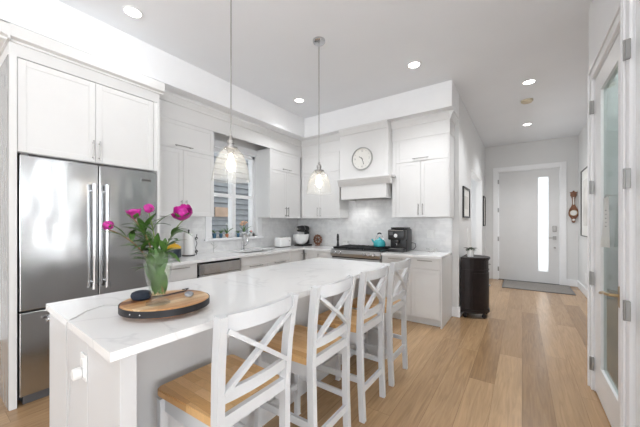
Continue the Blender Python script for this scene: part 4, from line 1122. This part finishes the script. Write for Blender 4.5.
frame_x('picture_frame', 'black framed picture on the hall wall nearest the kitchen', 'picture', XH, 4.70, 5.32, 1.40, 1.87, .025, 'black', 'art')
frame_x('picture_frame', 'narrow-looking dark framed picture farther down the left hall wall', 'picture', XH, 7.40, 7.80, 1.25, 1.93, .03, 'black', 'art')
frame_x('picture_frame', 'tall thin black framed picture on the right hall wall', 'picture', XR, 6.55, 7.45, 1.07, 2.31, .018, 'black', 'art', s=-1)
t = thing('barometer', 'carved brown banjo barometer on the wall right of the entry door', 'barometer', (.89, YD, 1.34))
bx2 = .875
mb = MB()
outl = [(0, 1.32), (.03, 1.34), (.035, 1.40), (.085, 1.47), (.095, 1.53), (.08, 1.60), (.04, 1.67), (.022, 1.72), (.028, 1.82), (.045, 1.87), (.06, 1.89), (.055, 1.94), (.075, 1.955), (.05, 1.965), (.02, 1.97), (.012, 1.99)]
poly = [(bx2+.85*a, z) for a, z in outl]+[(bx2-.85*a, z) for a, z in outl[::-1][:-1]]
obj('case', MB().prism(poly, 'y', YD-.035, YD-.001), 'brownw', t)
obj('dial', MB().lathe([(.055, -.038), (.055, -.035)], (bx2, YD, 1.53), 28, 'y'), 'dial', t)
obj('bezel', MB().lathe([(.055, -.036), (.062, -.045), (.068, -.036)], (bx2, YD, 1.53), 28, 'y', closed=True), 'brass', t, True)
obj('small_dial', MB().lathe([(.022, -.040), (.022, -.035)], (bx2, YD, 1.385), 20, 'y'), 'dial', t)
obj('thermometer', MB().box(bx2-.010, bx2+.010, YD-.039, YD-.034, 1.70, 1.86), 'dial', t)
mt = thing('door_mat', 'grey woven mat on the floor in front of the entry door', 'mat', (.22, 7.45, 0))
obj('mat', MB().box(-.335, .80, 6.98, 7.90, 0, .010, .003), 'rug', mt)
obj('border', MB().box(-.34, .805, 6.975, 6.995, 0, .012, .002).box(-.34, .805, 7.885, 7.905, 0, .012, .002).box(-.34, -.32, 6.99, 7.89, 0, .012, .002).box(.785, .805, 6.99, 7.89, 0, .012, .002), 'dgrey', mt)
t = thing('wall_vent', 'small white vent grille low on the right hall wall', 'vent', (XR, 6.9, .28))
obj('frame', MB().box(XR-.008, XR, 6.75, 7.10, .22, .42, .003), 'whitepl', t)
mb = MB()
for k in range(6): mb.box(XR-.012, XR-.007, 6.77, 7.08, .245+k*.027, .255+k*.027)
obj('louvres', mb, 'whitepl', t)

# tea towel on the pantry door
t = thing('tea_towel', 'white printed tea towel hanging on the glass pantry door', 'towel', (XP-.02, 2.63, 1.16))
mb = MB(); rows = []
for i in range(9):
    f_ = i/8; z = 1.49-.325*f_; a = 2.705+.0*f_+.10*f_**2; b2 = 2.565-.065*f_
    rows.append([mb.bm.verts.new((XP-.013-.004*math.sin(j*1.1+f_*2)*(.3+f_), b2+(a-b2)*j/10, z-.012*(j/10)*f_)) for j in range(11)])
for i in range(8):
    for j in range(10): mb.bm.faces.new((rows[i][j], rows[i][j+1], rows[i+1][j+1], rows[i+1][j]))
bmesh.ops.solidify(mb.bm, geom=list(mb.bm.faces), thickness=-.003)
obj('cloth', mb, 'cloth', t, False)
obj('hook', MB().tube([(XP+.018, 2.635, 1.50), (XP-.012, 2.635, 1.505), (XP-.02, 2.635, 1.485)], .004, 8), 'nickel', t)
mb = MB()
for k in range(5): mb.box(XP-.0205, XP-.0200, 2.585, 2.615-.008*(k % 2), 1.40-k*.026, 1.405-k*.026)
obj('print', mb, 'ink', t)

pl_ = bpy.data.lights.new('pantry_fill', 'POINT'); pl_.energy = 14; pl_.shadow_soft_size = .15; pl_.color = (.95, 1, .98)  # unseen lamp added to brighten the pantry behind the glass
po = bpy.data.objects.new('pantry_fill', pl_); COL.objects.link(po); po.location = (1.15, 2.75, 2.9)
# pantry shelves behind the glass
for zz, lb in ((1.25, 'white pantry shelf behind the glass door, middle'), (1.62, 'white pantry shelf behind the glass door, top'), (.85, 'white pantry shelf behind the glass door, lower')):
    tag(obj('pantry_shelf', MB().box(1.30, 1.748, 2.21, 3.21, zz-.02, zz, .002), 'trimw', origin=(1.5, 2.75, zz-.02)), lb, 'shelf')
